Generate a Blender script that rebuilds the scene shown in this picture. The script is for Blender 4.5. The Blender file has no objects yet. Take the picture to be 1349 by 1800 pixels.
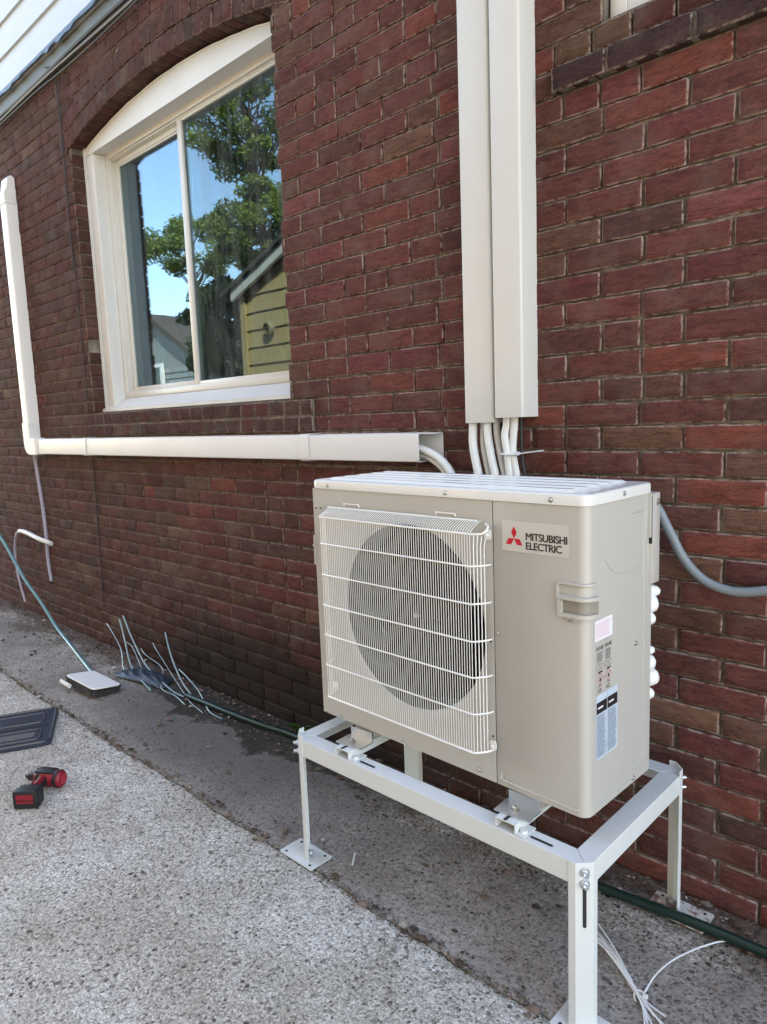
import bpy, bmesh, math, random
import numpy as np
from mathutils import Vector, Matrix
sc = bpy.context.scene
PI = math.pi
rad = math.radians

# ------------------------------------------------------------------ camera
YAW, PIT, ROL = 0.76863320, -0.13381955, -0.03818650
CAM = Vector((0.0, -1.8087, 1.3176))
cy, sy = math.cos(YAW), math.sin(YAW)
Fv = Vector((-sy*math.cos(PIT), cy*math.cos(PIT), math.sin(PIT)))
Rv = Vector((cy, sy, 0)); Uv = Rv.cross(Fv)
c_, s_ = math.cos(ROL), math.sin(ROL)
R2, U2 = c_*Rv + s_*Uv, -s_*Rv + c_*Uv
cam_d = bpy.data.cameras.new('camera'); cam = bpy.data.objects.new('camera', cam_d)
sc.collection.objects.link(cam)
M3 = Matrix((R2, U2, -Fv)).transposed()
cam.matrix_world = Matrix.Translation(CAM) @ M3.to_4x4()
cam_d.sensor_fit = 'VERTICAL'; cam_d.sensor_height = 24.0
cam_d.lens = 24.0*1237.173/1800.0
cam_d.clip_start = 0.02; cam_d.clip_end = 500
sc.camera = cam

# ------------------------------------------------------------------ light
SUN_EL, SUN_AZ = rad(40), rad(58)          # the sun stands behind the house, so wall and drive lie in open shade
sdir = Vector((math.sin(SUN_AZ)*math.cos(SUN_EL), math.cos(SUN_AZ)*math.cos(SUN_EL), math.sin(SUN_EL)))
w = bpy.data.worlds.new('World'); sc.world = w; w.use_nodes = True
nt = w.node_tree; bg = nt.nodes['Background']
sky = nt.nodes.new('ShaderNodeTexSky'); sky.sky_type = 'NISHITA'; sky.sun_disc = False
sky.sun_elevation = SUN_EL; sky.sun_rotation = SUN_AZ; sky.air_density = 1.0; sky.dust_density = .3; sky.ozone_density = 2.2
nt.links.new(sky.outputs[0], bg.inputs[0]); bg.inputs[1].default_value = 0.14
sl = bpy.data.lights.new('sun', 'SUN'); sl.energy = 3.0; sl.angle = rad(0.5); sl.color = (1, .95, .87)
so = bpy.data.objects.new('sun', sl); sc.collection.objects.link(so)
so.rotation_euler = (-sdir).to_track_quat('-Z', 'Y').to_euler()
vs = sc.view_settings
vs.view_transform = 'Standard'; vs.look = 'None'; vs.gamma = 1.0; vs.use_curve_mapping = False
vs.exposure = 3.15
try:
    vs.use_white_balance = True; vs.white_balance_temperature = 8400; vs.white_balance_tint = 12
except Exception: pass

# ------------------------------------------------------------------ helpers
col = sc.collection
rng = random.Random(7)
def tag(o, label=None, cat=None, group=None, kind=None):
    if label: o['label'] = label
    if cat: o['category'] = cat
    if group: o['group'] = group
    if kind: o['kind'] = kind
    return o
def empty(name, loc=(0, 0, 0), rz=0, **k):
    o = bpy.data.objects.new(name, None); o.empty_display_size = .1
    o.location = loc; o.rotation_euler = (0, 0, rz); col.objects.link(o); tag(o, **k); return o
def link(name, me, mat, parent=None, smooth=False):
    if mat is not None:
        for m in (mat if isinstance(mat, (list, tuple)) else [mat]): me.materials.append(m)
    if smooth: me.shade_smooth()
    o = bpy.data.objects.new(name, me); col.objects.link(o)
    if parent is not None: o.parent = parent
    return o
def frame_of(d):
    d = Vector(d).normalized(); a = Vector((0, 0, 1)) if abs(d.z) < .9 else Vector((1, 0, 0))
    u = d.cross(a).normalized(); return u, d.cross(u).normalized()
class MB:
    def __init__(s): s.v = []; s.f = []; s.m = []
    def add(s, vs_, fs, m=0):
        o = len(s.v); s.v += [tuple(p) for p in vs_]; s.f += [tuple(i+o for i in f) for f in fs]; s.m += [m]*len(fs); return s
    def box(s, x0, x1, y0, y1, z0, z1, b=0.0, m=0, M=None):
        if b <= 0:
            P = [(x, y, z) for x in (x0, x1) for y in (y0, y1) for z in (z0, z1)]
            Fs = [(0, 1, 3, 2), (4, 6, 7, 5), (0, 4, 5, 1), (2, 3, 7, 6), (0, 2, 6, 4), (1, 5, 7, 3)]
        else:
            bm = bmesh.new(); bmesh.ops.create_cube(bm, size=1)
            for v in bm.verts: v.co = Vector(((x0+x1)/2+v.co.x*(x1-x0), (y0+y1)/2+v.co.y*(y1-y0), (z0+z1)/2+v.co.z*(z1-z0)))
            bmesh.ops.bevel(bm, geom=bm.edges[:], offset=b, segments=2, profile=.5, affect='EDGES')
            bm.verts.index_update(); P = [v.co.copy() for v in bm.verts]; Fs = [tuple(v.index for v in f.verts) for f in bm.faces]; bm.free()
        if M is not None: P = [M @ Vector(p) for p in P]
        return s.add(P, Fs, m)
    def tube(s, pts, r, n=8, cap=True, m=0):
        pts = [Vector(p) for p in pts]; rs = r if isinstance(r, (list, tuple)) else [r]*len(pts)
        V = []; u = None
        for i, p in enumerate(pts):
            d = (pts[min(i+1, len(pts)-1)]-pts[max(i-1, 0)]).normalized()
            if u is None: u, v = frame_of(d)
            else:
                u = (u-d*u.dot(d)).normalized(); v = d.cross(u)
            for k in range(n):
                a = 2*PI*k/n; V.append(p+(u*math.cos(a)+v*math.sin(a))*rs[i])
        Fs = [(i*n+k, i*n+(k+1) % n, (i+1)*n+(k+1) % n, (i+1)*n+k) for i in range(len(pts)-1) for k in range(n)]
        if cap: Fs += [tuple(range(n-1, -1, -1)), tuple((len(pts)-1)*n+k for k in range(n))]
        return s.add(V, Fs, m)
    def prism(s, poly, d, M=None, m=0):   # polygon in x,z ; thickness along y from 0 to d
        n = len(poly); V = [(x, 0, z) for x, z in poly]+[(x, d, z) for x, z in poly]
        Fs = [tuple(range(n)), tuple(range(2*n-1, n-1, -1))]+[(i, i+n, (i+1) % n+n, (i+1) % n) for i in range(n)]
        if M is not None: V = [M @ Vector(p) for p in V]
        return s.add(V, Fs, m)
    def lathe(s, prof, c, axis, n=24, m=0):
        c = Vector(c); ax = Vector(axis).normalized(); u, v = frame_of(ax); V = []
        for r, t in prof:
            for k in range(n):
                a = 2*PI*k/n; V.append(c+ax*t+(u*math.cos(a)+v*math.sin(a))*r)
        Fs = [(i*n+k, i*n+(k+1) % n, (i+1)*n+(k+1) % n, (i+1)*n+k) for i in range(len(prof)-1) for k in range(n)]
        return s.add(V, Fs, m)
    def build(s, name, mat, parent=None, smooth=False, fix=True, sharp=None):
        me = bpy.data.meshes.new(name); me.from_pydata([tuple(p) for p in s.v], [], s.f)
        if isinstance(mat, (list, tuple)): me.polygons.foreach_set('material_index', s.m)
        if fix:
            bm = bmesh.new(); bm.from_mesh(me); bmesh.ops.recalc_face_normals(bm, faces=bm.faces[:]); bm.to_mesh(me); bm.free()
        o = link(name, me, mat, parent)
        if smooth:
            me.shade_smooth()
            bm = bmesh.new(); bm.from_mesh(me)
            for e in bm.edges:
                if len(e.link_faces) == 2 and e.calc_face_angle(0) > (sharp or rad(40)): e.smooth = False
            bm.to_mesh(me); bm.free()
        return o
def spline(pts, n=8):
    P = [Vector(p) for p in pts]; P = [2*P[0]-P[1]]+P+[2*P[-1]-P[-2]]; out = []
    for i in range(1, len(P)-2):
        for k in range(n):
            t = k/n; a, b, c, d = P[i-1:i+3]
            out.append(.5*((2*b)+(c-a)*t+(2*a-5*b+4*c-d)*t*t+(-a+3*b-3*c+d)*t**3))
    out.append(P[-2]); return out
def rrect(x0, x1, z0, z1, r, n=5):
    out = []
    for cx, cz, a0 in ((x1-r, z1-r, 0), (x0+r, z1-r, 90), (x0+r, z0+r, 180), (x1-r, z0+r, 270)):
        for k in range(n+1):
            a = rad(a0+90*k/n); out.append((cx+r*math.cos(a), cz+r*math.sin(a)))
    return out

# ------------------------------------------------------------------ materials
def mat(name, base=(.5, .5, .5), rough=.5, metal=0, **k):
    m = bpy.data.materials.new(name); m.use_nodes = True; b = m.node_tree.nodes['Principled BSDF']
    b.inputs['Base Color'].default_value = (*base, 1); b.inputs['Roughness'].default_value = rough; b.inputs['Metallic'].default_value = metal
    for kk, v in k.items(): b.inputs[kk].default_value = v
    return m
class N:
    def __init__(s, m): s.m = m; s.t = m.node_tree; s.b = s.t.nodes['Principled BSDF']
    def n(s, typ, **k):
        nd = s.t.nodes.new(typ)
        for a, v in k.items():
            if isinstance(v, bpy.types.NodeSocket): s.t.links.new(v, nd.inputs[a.replace('_', ' ')] if not a.startswith('i') or not a[1:].isdigit() else nd.inputs[int(a[1:])])
            elif a.startswith('i') and a[1:].isdigit(): nd.inputs[int(a[1:])].default_value = v
            elif hasattr(nd, a): setattr(nd, a, v)
            else: nd.inputs[a.replace('_', ' ')].default_value = v
        return nd
    def l(s, a, b): s.t.links.new(a, b)
    def pos(s): return s.n('ShaderNodeNewGeometry').outputs['Position']
    def obj(s): return s.n('ShaderNodeTexCoord').outputs['Object']
    def noise(s, vec, scale, detail=4, rough=.5, dist=0):
        return s.n('ShaderNodeTexNoise', Vector=vec, Scale=scale, Detail=detail, Roughness=rough, Distortion=dist).outputs['Fac']
    def ramp(s, fac, stops):
        r = s.n('ShaderNodeValToRGB'); s.l(fac, r.inputs[0]); e = r.color_ramp.elements
        while len(e) < len(stops): e.new(.5)
        for el, (p, c) in zip(e, stops): el.position = p; el.color = (*c, 1) if len(c) == 3 else c
        return r.outputs[0]
    def mix(s, f, a, b, blend='MIX'):
        x = s.n('ShaderNodeMix'); x.data_type = 'RGBA'; x.blend_type = blend
        for v, i in ((f, 0), (a, 6), (b, 7)):
            if isinstance(v, bpy.types.NodeSocket): s.l(v, x.inputs[i])
            else: x.inputs[i].default_value = v if not isinstance(v, tuple) or len(v) == 4 else (*v, 1)
        return x.outputs[2]
    def math(s, op, a, b=0., c=0.):
        x = s.n('ShaderNodeMath'); x.operation = op
        for v, i in ((a, 0), (b, 1), (c, 2)):
            if isinstance(v, bpy.types.NodeSocket): s.l(v, x.inputs[i])
            else: x.inputs[i].default_value = v
        return x.outputs[0]
    def bump(s, h, strength=.3, dist=.01, prev=None):
        b = s.n('ShaderNodeBump', Height=h, Strength=strength, Distance=dist)
        if prev is not None: s.l(prev, b.inputs['Normal'])
        return b.outputs[0]
def grey(v): return (v, v, v)

# painted sheet metal of the unit: faint dirt and orange peel
def paint(name, base, rough=.38, dirt=.12):
    m = mat(name, base, rough); q = N(m); p = q.obj()
    n1 = q.noise(p, 3.0, 5, .6); n2 = q.noise(p, 60, 3)
    c = q.mix(q.math('MULTIPLY', q.ramp(n1, [(.4, grey(0)), (.8, grey(1))]), dirt), base, tuple(x*.72 for x in base))
    q.l(c, q.b.inputs['Base Color']); q.l(q.math('MULTIPLY_ADD', n1, .25, rough-.12), q.b.inputs['Roughness'])
    q.l(q.bump(n2, .04, .002), q.b.inputs['Normal']); return m
M_unit = paint('unit_paint', (.47, .452, .415), .33)
M_lid = paint('lid_paint', (.70, .70, .67), .13, .1)
M_wire = paint('grille_paint', (.80, .79, .75), .3)
M_duct = paint('duct_plastic', (.60, .59, .555), .4, .1)
M_ductw = paint('white_duct_plastic', (.70, .69, .68), .38, .1)
M_stand = paint('stand_paint', (.66, .68, .665), .42, .22)
M_trim = paint('window_paint', (.66, .655, .63), .5, .35)
M_vinyl = paint('vinyl_frame', (.62, .61, .57), .35, .3)
M_zinc = mat('zinc_plate', (.62, .66, .70), .32, .9)
M_screw = mat('screw_steel', (.45, .44, .42), .35, .9)
M_black = mat('black_plastic', (.012, .012, .014), .5)
M_dark = mat('dark_gap', (.02, .019, .018), .8)
M_fan = mat('fan_plastic', (.010, .009, .012), .6, **{'Specular IOR Level': .08})
M_coil = mat('coil_fins', (.006, .006, .007), .8, **{'Specular IOR Level': .05})
M_shroud = paint('fan_shroud', (.50, .49, .45), .4)
M_foam = mat('pipe_insulation', (.74, .74, .72), .6)
_q = N(M_foam); _q.l(_q.bump(_q.noise(_q.pos(), 90, 3), .35, .003), _q.b.inputs['Normal'])
M_tie = mat('cable_tie_nylon', (.75, .75, .76), .35, **{'Subsurface Weight': .1})
M_conduit = mat('grey_conduit', (.20, .235, .25), .42)
M_cable = mat('black_cable', (.02, .02, .022), .55)
M_red = mat('red_plastic', (.24, .010, .022), .45)
M_logo_red = mat('logo_red', (.55, .01, .03), .4)
M_ink = mat('ink_black', (.015, .015, .018), .5)

def soot(q, p, c, dark):     # old sooty, damp stain low on the wall
    dv = q.n('ShaderNodeVectorMath', operation='DISTANCE', i0=q.n('ShaderNodeMapping', Vector=p, Scale=(.33, .5, 1)).outputs[0], i1=(-2.55*.33, 0, .0)).outputs['Value']
    m_ = q.ramp(q.math('ADD', dv, q.math('MULTIPLY', q.noise(p, 4.5, 7, .75), .42)), [(.44, grey(.92)), (.74, grey(0))])
    return q.mix(m_, c, dark)
def brick_mat():
    m = mat('brick', (.2, .06, .05), .9, **{'Specular IOR Level': .15}); q = N(m); p = q.pos()
    at = q.n('ShaderNodeAttribute', attribute_name='tint').outputs['Color']
    rim = q.n('ShaderNodeAttribute', attribute_name='rim').outputs['Fac']
    mp = q.n('ShaderNodeMapping', Vector=p, Scale=(.45, 1, 2.0)).outputs[0]
    n1 = q.noise(mp, 26, 6, .65); n2 = q.noise(p, 170, 4, .7); n3 = q.noise(p, 9, 5, .6); n4 = q.noise(mp, 62, 6, .75, 1.2)
    c = q.mix(q.ramp(n1, [(.35, grey(0)), (.7, grey(1))]), q.mix(.5, at, (.03, .016, .015), 'MIX'), at)
    c = q.mix(q.math('MULTIPLY', q.ramp(n4, [(.36, grey(1)), (.52, grey(0))]), .55), c, (.014, .008, .008))
    c = q.mix(q.math('MULTIPLY', q.ramp(n2, [(.55, grey(0)), (.75, grey(1))]), .35), c, (.24, .13, .10))
    c = q.mix(q.math('MULTIPLY', q.ramp(n2, [(.25, grey(1)), (.42, grey(0))]), .6), c, (.02, .012, .012))
    c = q.mix(q.math('MULTIPLY', q.ramp(n3, [(.48, grey(0)), (.72, grey(1))]), .28), c, (.22, .17, .14))
    sm = q.math('MULTIPLY', rim, q.ramp(q.noise(p, 38, 5, .7), [(.42, grey(0)), (.55, grey(1))]))
    c = q.mix(q.math('MULTIPLY', sm, .80), c, (.52, .41, .35))
    c = soot(q, p, c, (.022, .017, .015))
    q.l(c, q.b.inputs['Base Color'])
    b1 = q.bump(n4, .9, .007); b2 = q.bump(n2, .7, .003, b1)
    q.l(b2, q.b.inputs['Normal']); return m
M_brick = brick_mat()
def mortar_mat():
    m = mat('mortar', (.2, .18, .15), .95, **{'Specular IOR Level': .1}); q = N(m); p = q.pos()
    n1 = q.noise(p, 14, 6, .7); n2 = q.noise(p, 130, 4, .7)
    c = q.ramp(n1, [(.3, (.06, .050, .040)), (.52, (.14, .118, .094)), (.72, (.34, .29, .24))])
    c = q.mix(q.ramp(n2, [(.3, grey(0)), (.8, grey(.3))]), c, (.30, .27, .23))
    c = soot(q, p, c, (.035, .029, .024))
    q.l(c, q.b.inputs['Base Color']); q.l(q.bump(n2, .8, .004, q.bump(n1, .6, .01)), q.b.inputs['Normal']); return m
M_mortar = mortar_mat()

def concrete_mat(name, strip=False):
    m = mat(name, (.4, .38, .36), .9, **{'Specular IOR Level': .2}); q = N(m); p = q.pos()
    big = q.noise(p, 2.3, 7, .72); mid = q.noise(p, 7, 5, .65)
    wob = q.n('ShaderNodeTexNoise', Vector=p, Scale=30, Detail=3)
    pv = q.n('ShaderNodeVectorMath', operation='MULTIPLY_ADD', i0=wob.outputs['Color'], i1=(.012, .012, 0), i2=p).outputs[0]
    sca = 112 if not strip else 105
    v1 = q.n('ShaderNodeTexVoronoi', Vector=pv, Scale=sca, Randomness=1.0)
    v2 = q.n('ShaderNodeTexVoronoi', Vector=pv, Scale=sca*.42, Randomness=1.0)
    v3 = q.n('ShaderNodeTexVoronoi', Vector=p, Scale=sca*2.7)
    sep = q.n('ShaderNodeSeparateColor', Color=v1.outputs['Color']); sep2 = q.n('ShaderNodeSeparateColor', Color=v2.outputs['Color']); sep3 = q.n('ShaderNodeSeparateColor', Color=v3.outputs['Color'])
    if not strip:
        matrix = q.ramp(q.noise(p, 105, 6, .85, .3), [(.35, (.11, .095, .085)), (.46, (.46, .425, .385)), (.54, (.70, .66, .61)), (.64, (.95, .93, .88))])
        st = q.ramp(sep.outputs[0], [(0, (.10, .085, .075)), (.15, (.24, .205, .18)), (.35, (.42, .37, .325)), (.6, (.60, .555, .50)), (.8, (.78, .74, .68)), (1, (.92, .89, .84))])
    else:
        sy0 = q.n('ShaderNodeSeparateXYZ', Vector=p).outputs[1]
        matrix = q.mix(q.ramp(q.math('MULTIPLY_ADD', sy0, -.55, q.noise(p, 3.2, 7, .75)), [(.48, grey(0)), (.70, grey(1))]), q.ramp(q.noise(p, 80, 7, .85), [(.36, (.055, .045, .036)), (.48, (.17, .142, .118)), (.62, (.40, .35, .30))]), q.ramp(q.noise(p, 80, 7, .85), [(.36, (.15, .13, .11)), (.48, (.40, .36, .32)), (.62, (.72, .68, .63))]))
        st = q.ramp(sep.outputs[0], [(0, (.05, .042, .036)), (.3, (.14, .12, .10)), (.7, (.27, .24, .21)), (.92, (.42, .39, .35)), (1, (.6, .57, .53))])
    mask = q.math('MULTIPLY', q.ramp(v1.outputs['Distance'], [(.28, grey(1)), (.5, grey(0))]), q.ramp(sep.outputs[1], [(.38, grey(0)), (.44, grey(1))]))
    c = q.mix(mask, matrix, st)
    big_st = q.ramp(sep2.outputs[0], [(0, (.12, .10, .09)), (.45, (.28, .24, .21)), (1, (.55, .51, .46))]) if not strip else q.ramp(sep2.outputs[0], [(0, (.03, .026, .024)), (.6, (.09, .075, .065)), (1, (.17, .15, .13))])
    mask2 = q.math('MULTIPLY', q.ramp(v2.outputs['Distance'], [(.2, grey(1)), (.34, grey(0))]), q.ramp(sep2.outputs[1], [(.72, grey(0)), (.76, grey(1))]))
    c = q.mix(mask2, c, big_st)
    fine = q.ramp(sep3.outputs[0], [(0, grey(.72)), (.5, grey(1.0)), (1, grey(1.22))])
    c = q.mix(1.0, c, fine, 'MULTIPLY')
    c = q.mix(q.ramp(big, [(.40, grey(.0)), (.60, grey(.95))]), c, q.mix(1.0, c, (.72, .69, .64) if not strip else (.55, .5, .46), 'MULTIPLY'))
    sxyz = q.n('ShaderNodeSeparateXYZ', Vector=p)
    if strip:   # red brick dust by the wall foot; concrete paler away from the wall
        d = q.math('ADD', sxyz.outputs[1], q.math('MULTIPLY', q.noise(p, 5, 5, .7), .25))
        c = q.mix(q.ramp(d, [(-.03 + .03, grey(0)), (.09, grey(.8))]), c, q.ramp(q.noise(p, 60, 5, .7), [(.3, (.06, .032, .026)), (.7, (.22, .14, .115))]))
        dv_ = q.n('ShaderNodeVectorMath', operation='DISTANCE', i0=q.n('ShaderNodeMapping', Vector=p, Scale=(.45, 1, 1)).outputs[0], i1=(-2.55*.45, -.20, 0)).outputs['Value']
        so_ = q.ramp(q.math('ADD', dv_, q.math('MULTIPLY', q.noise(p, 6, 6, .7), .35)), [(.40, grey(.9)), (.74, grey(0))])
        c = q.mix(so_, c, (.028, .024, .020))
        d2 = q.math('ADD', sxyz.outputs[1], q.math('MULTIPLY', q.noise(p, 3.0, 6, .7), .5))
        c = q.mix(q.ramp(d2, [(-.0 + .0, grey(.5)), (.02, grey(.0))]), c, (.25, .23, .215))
    else:       # greenish lichen patches
        c = q.mix(q.ramp(q.noise(p, 2.6, 6, .7), [(.54, grey(0)), (.8, grey(.4))]), c, (.24, .25, .16))
        c = q.mix(q.ramp(q.noise(p, 11, 7, .75), [(.55, grey(0)), (.68, grey(.45))]), c, (.20, .175, .15))
    q.l(c, q.b.inputs['Base Color'])
    h = q.math('ADD', q.math('MULTIPLY', mask, .6), q.math('MULTIPLY', mask2, 1.0))
    b = q.bump(h, .7, .008); b = q.bump(q.noise(p, 120, 4, .7), .6, .005, b); b = q.bump(mid, .4, .02, b)
    q.l(b, q.b.inputs['Normal']); q.l(q.math('MULTIPLY_ADD', mid, -.2, .95), q.b.inputs['Roughness']); return m
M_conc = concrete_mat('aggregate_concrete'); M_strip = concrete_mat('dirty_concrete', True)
def dirt_mat():
    m = mat('soil', (.08, .06, .045), 1); q = N(m); p = q.pos()
    c = q.ramp(q.noise(p, 40, 6, .7), [(.3, (.05, .044, .03)), (.55, (.12, .105, .07)), (.75, (.18, .17, .09))])
    q.l(c, q.b.inputs['Base Color']); q.l(q.bump(q.noise(p, 90, 5, .7), .9, .01), q.b.inputs['Normal']); return m
M_dirt = dirt_mat()
def siding_mat(name, base, d=.2):
    m = mat(name, base, .5); q = N(m); p = q.pos()
    n = q.noise(q.n('ShaderNodeMapping', Vector=p, Scale=(.5, .5, 5)).outputs[0], 3, 5, .6)
    q.l(q.mix(q.math('MULTIPLY', n, d), base, tuple(x*.6 for x in base)), q.b.inputs['Base Color'])
    q.l(q.bump(q.noise(p, 60, 3), .1, .003), q.b.inputs['Normal']); return m
M_siding = siding_mat('white_siding', (.46, .49, .52)); M_yellow = siding_mat('yellow_siding', (.50, .36, .17)); M_pale = siding_mat('pale_siding', (.22, .23, .22))
M_roof = mat('roof_shingle', (.07, .06, .055), .9); M_drape = siding_mat('grey_trim_board', (.10, .10, .085), .5)
def leaf_mat(name, a, b_):
    m = mat(name, a, .55, **{'Subsurface Weight': 0.0}); q = N(m)
    r = q.n('ShaderNodeAttribute', attribute_name='tint').outputs['Fac']
    q.l(q.ramp(r, [(0, a), (1, b_)]), q.b.inputs['Base Color'])
    tr = q.n('ShaderNodeBsdfTranslucent'); q.l(q.ramp(r, [(0, tuple(x*1.3 for x in a)), (1, tuple(x*1.3 for x in b_))]), tr.inputs[0])
    mx = q.n('ShaderNodeMixShader'); mx.inputs[0].default_value = .35
    q.l(q.b.outputs[0], mx.inputs[1]); q.l(tr.outputs[0], mx.inputs[2]); q.l(mx.outputs[0], q.t.nodes['Material Output'].inputs[0]); return m
M_leaf = leaf_mat('tree_leaf', (.05, .095, .028), (.26, .31, .065)); M_leafd = leaf_mat('dark_tree_leaf', (.015, .035, .012), (.05, .085, .025))
M_weed = leaf_mat('weed_leaf', (.03, .07, .015), (.09, .14, .03)); M_bark = mat('bark', (.06, .045, .035), .9)
def glass_mat(name, tint, dirt):
    m = bpy.data.materials.new(name); m.use_nodes = True; t = m.node_tree; t.nodes.clear(); q = N.__new__(N); q.m = m; q.t = t
    out = q.n('ShaderNodeOutputMaterial'); g = q.n('ShaderNodeBsdfGlossy', Roughness=.0); g.inputs[0].default_value = (.64, .82, 1, 1)
    tr = q.n('ShaderNodeBsdfTransparent'); tr.inputs[0].default_value = (*tint, 1)
    fr = q.n('ShaderNodeFresnel', IOR=1.75); f = q.math('MULTIPLY_ADD', fr.outputs[0], .40, .0)
    wob = q.bump(q.noise(q.pos(), 2.2, 2), .02, .02); q.l(wob, g.inputs['Normal'])
    mx = q.n('ShaderNodeMixShader'); q.l(f, mx.inputs[0]); q.l(tr.outputs[0], mx.inputs[1]); q.l(g.outputs[0], mx.inputs[2])
    df = q.n('ShaderNodeBsdfDiffuse'); df.inputs[0].default_value = (.45, .47, .48, 1)
    mp = q.n('ShaderNodeMapping', Vector=q.pos(), Scale=(6, 1, .7)).outputs[0]
    d = q.math('MULTIPLY', q.ramp(q.noise(mp, 3, 6, .7), [(.4, grey(0)), (.8, grey(1))]), dirt)
    mx2 = q.n('ShaderNodeMixShader'); q.l(d, mx2.inputs[0]); q.l(mx.outputs[0], mx2.inputs[1]); q.l(df.outputs[0], mx2.inputs[2])
    q.l(mx2.outputs[0], out.inputs[0]); return m
M_glass = glass_mat('window_glass', (.75, .8, .78), .05); M_glassd = glass_mat('dusty_window_glass', (.6, .66, .62), .16)

# ------------------------------------------------------------------ brick wall
FZ = [2.090, 2.022, 1.955, 1.888, 1.818, 1.751, 1.682, 1.612, 1.546, 1.472, 1.401, 1.335, 1.271, 1.205, 1.138, 1.069, 1.004, .940, .872, .804, .741, .678, .612, .541, .475, .407, .336, .270, .202, .130, .061]
Z = [-.075, -.006]+FZ[::-1]
while Z[-1] < 3.33: Z.append(Z[-1]+.0668)
WX0, WX1, WZB, WXC = -4.045, -2.245, 1.408, -3.145      # window opening
half = (WX1-WX0)/2; SPR = 2.852; SAG = .105
RAD = (half*half+SAG*SAG)/(2*SAG); ZC = SPR+SAG-RAD; ROUT = RAD+.172
XL, XR = -9.5, 3.8
RW = (-.905, .25, 2.300)                                      # small window upper right: x0, x1, bottom
SILL0, SILL1 = WX0-.06, -2.10                                # brick sill under the big window
def cspan(z, R): # half width of circle at z
    t = R*R-(z-ZC)**2
    return math.sqrt(t) if t > 0 else -1
house = empty('brick_house', (-3, 0, 0), label='dark red brick house side wall with an arched window and white siding above', cat='house')
house_inv = Matrix.Translation((3, 0, 0))
class BrickMesh:
    def __init__(s): s.v = []; s.f = []; s.t = []; s.r = []
    def brick(s, P, depth=.095, proud=0, tint=(.2, .06, .05), nx=7, nz=3, bev=.003, yb=0.0, wob=.0013):
        # P: four front corners (x,z): p00 p10 p11 p01
        nx += 2; nz += 2; bl = math.hypot(P[1][0]-P[0][0], P[1][1]-P[0][1]); bh = math.hypot(P[3][0]-P[0][0], P[3][1]-P[0][1]); iu = min(.3, .0042/bl); iv = min(.3, .0042/bh)
        o = len(s.v); g = [rng.gauss(0, .0007) for _ in range(4)]
        for j in range(nz+1):
            for i in range(nx+1):
                u = 0 if i == 0 else 1 if i == nx else iu+(1-2*iu)*(i-1)/max(1, nx-2)
                v = 0 if j == 0 else 1 if j == nz else iv+(1-2*iv)*(j-1)/max(1, nz-2)
                e = i in (0, nx) or j in (0, nz)
                x = (P[0][0]*(1-u)+P[1][0]*u)*(1-v)+(P[3][0]*(1-u)+P[2][0]*u)*v
                z = (P[0][1]*(1-u)+P[1][1]*u)*(1-v)+(P[3][1]*(1-u)+P[2][1]*u)*v
                y = yb-proud+(bev if e else 0)+rng.gauss(0, .0005)+(g[0]*(1-u)+g[1]*u)*(1-v)+(g[2]*(1-u)+g[3]*u)*v
                if e: x += rng.gauss(0, wob*.6); z += rng.gauss(0, wob*.6)
                cnr = i in (0, nx) and j in (0, nz)
                if cnr: x += (.5-u)*.003; z += (.5-v)*.0025; y += .001
                s.v.append((x+3, y, z)); s.t.append(tint); s.r.append((1.0-.6*min(1, max(0, (-1.6-x)/1.6))) if e else 0.0)
        W_ = nx+1
        for j in range(nz):
            for i in range(nx): a = o+j*W_+i; s.f.append((a, a+1, a+W_+1, a+W_))
        ring = [o+i for i in range(W_)]+[o+j*W_+nx for j in range(1, nz+1)]+[o+nz*W_+i for i in range(nx-1, -1, -1)]+[o+j*W_ for j in range(nz-1, 0, -1)]
        b = len(s.v)
        for r in ring:
            x, y, z = s.v[r]; s.v.append((x, y+.007, z)); s.t.append(tint); s.r.append(.0)
        n = len(ring)
        for r in ring:
            x, y, z = s.v[r]; s.v.append((x, yb+depth, z)); s.t.append(tint); s.r.append(.0)
        for k in range(n): s.f.append((ring[k], b+k, b+(k+1) % n, ring[(k+1) % n])); s.f.append((b+k, b+n+k, b+n+(k+1) % n, b+(k+1) % n))
    def build(s, name, parent):
        me = bpy.data.meshes.new(name); me.from_pydata(s.v, [], s.f); me.materials.append(M_brick)
        a = me.color_attributes.new('tint', 'FLOAT_COLOR', 'POINT'); a.data.foreach_set('color', np.array([(*t, 1) for t in s.t], dtype=np.float32).ravel())
        a = me.attributes.new('rim', 'FLOAT', 'POINT'); a.data.foreach_set('value', np.array(s.r, dtype=np.float32))
        bm = bmesh.new(); bm.from_mesh(me); bmesh.ops.recalc_face_normals(bm, faces=bm.faces[:]); bm.to_mesh(me); bm.free()
        me.shade_smooth(); o = bpy.data.objects.new(name, me); col.objects.link(o); o.parent = parent; return o
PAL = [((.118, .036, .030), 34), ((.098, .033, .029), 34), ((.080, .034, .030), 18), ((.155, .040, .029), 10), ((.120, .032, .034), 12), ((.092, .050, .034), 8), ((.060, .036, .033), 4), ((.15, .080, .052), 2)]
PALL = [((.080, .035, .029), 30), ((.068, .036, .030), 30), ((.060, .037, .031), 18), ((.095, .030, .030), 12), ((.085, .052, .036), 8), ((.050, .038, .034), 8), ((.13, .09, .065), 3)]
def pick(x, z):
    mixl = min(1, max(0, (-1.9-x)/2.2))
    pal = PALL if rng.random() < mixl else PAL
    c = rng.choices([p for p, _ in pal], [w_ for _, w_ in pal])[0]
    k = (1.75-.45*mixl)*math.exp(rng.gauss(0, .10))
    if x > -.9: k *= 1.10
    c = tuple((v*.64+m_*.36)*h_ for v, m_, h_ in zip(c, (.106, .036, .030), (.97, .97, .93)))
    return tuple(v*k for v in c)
bw = BrickMesh()
PITCH = .2164
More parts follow.
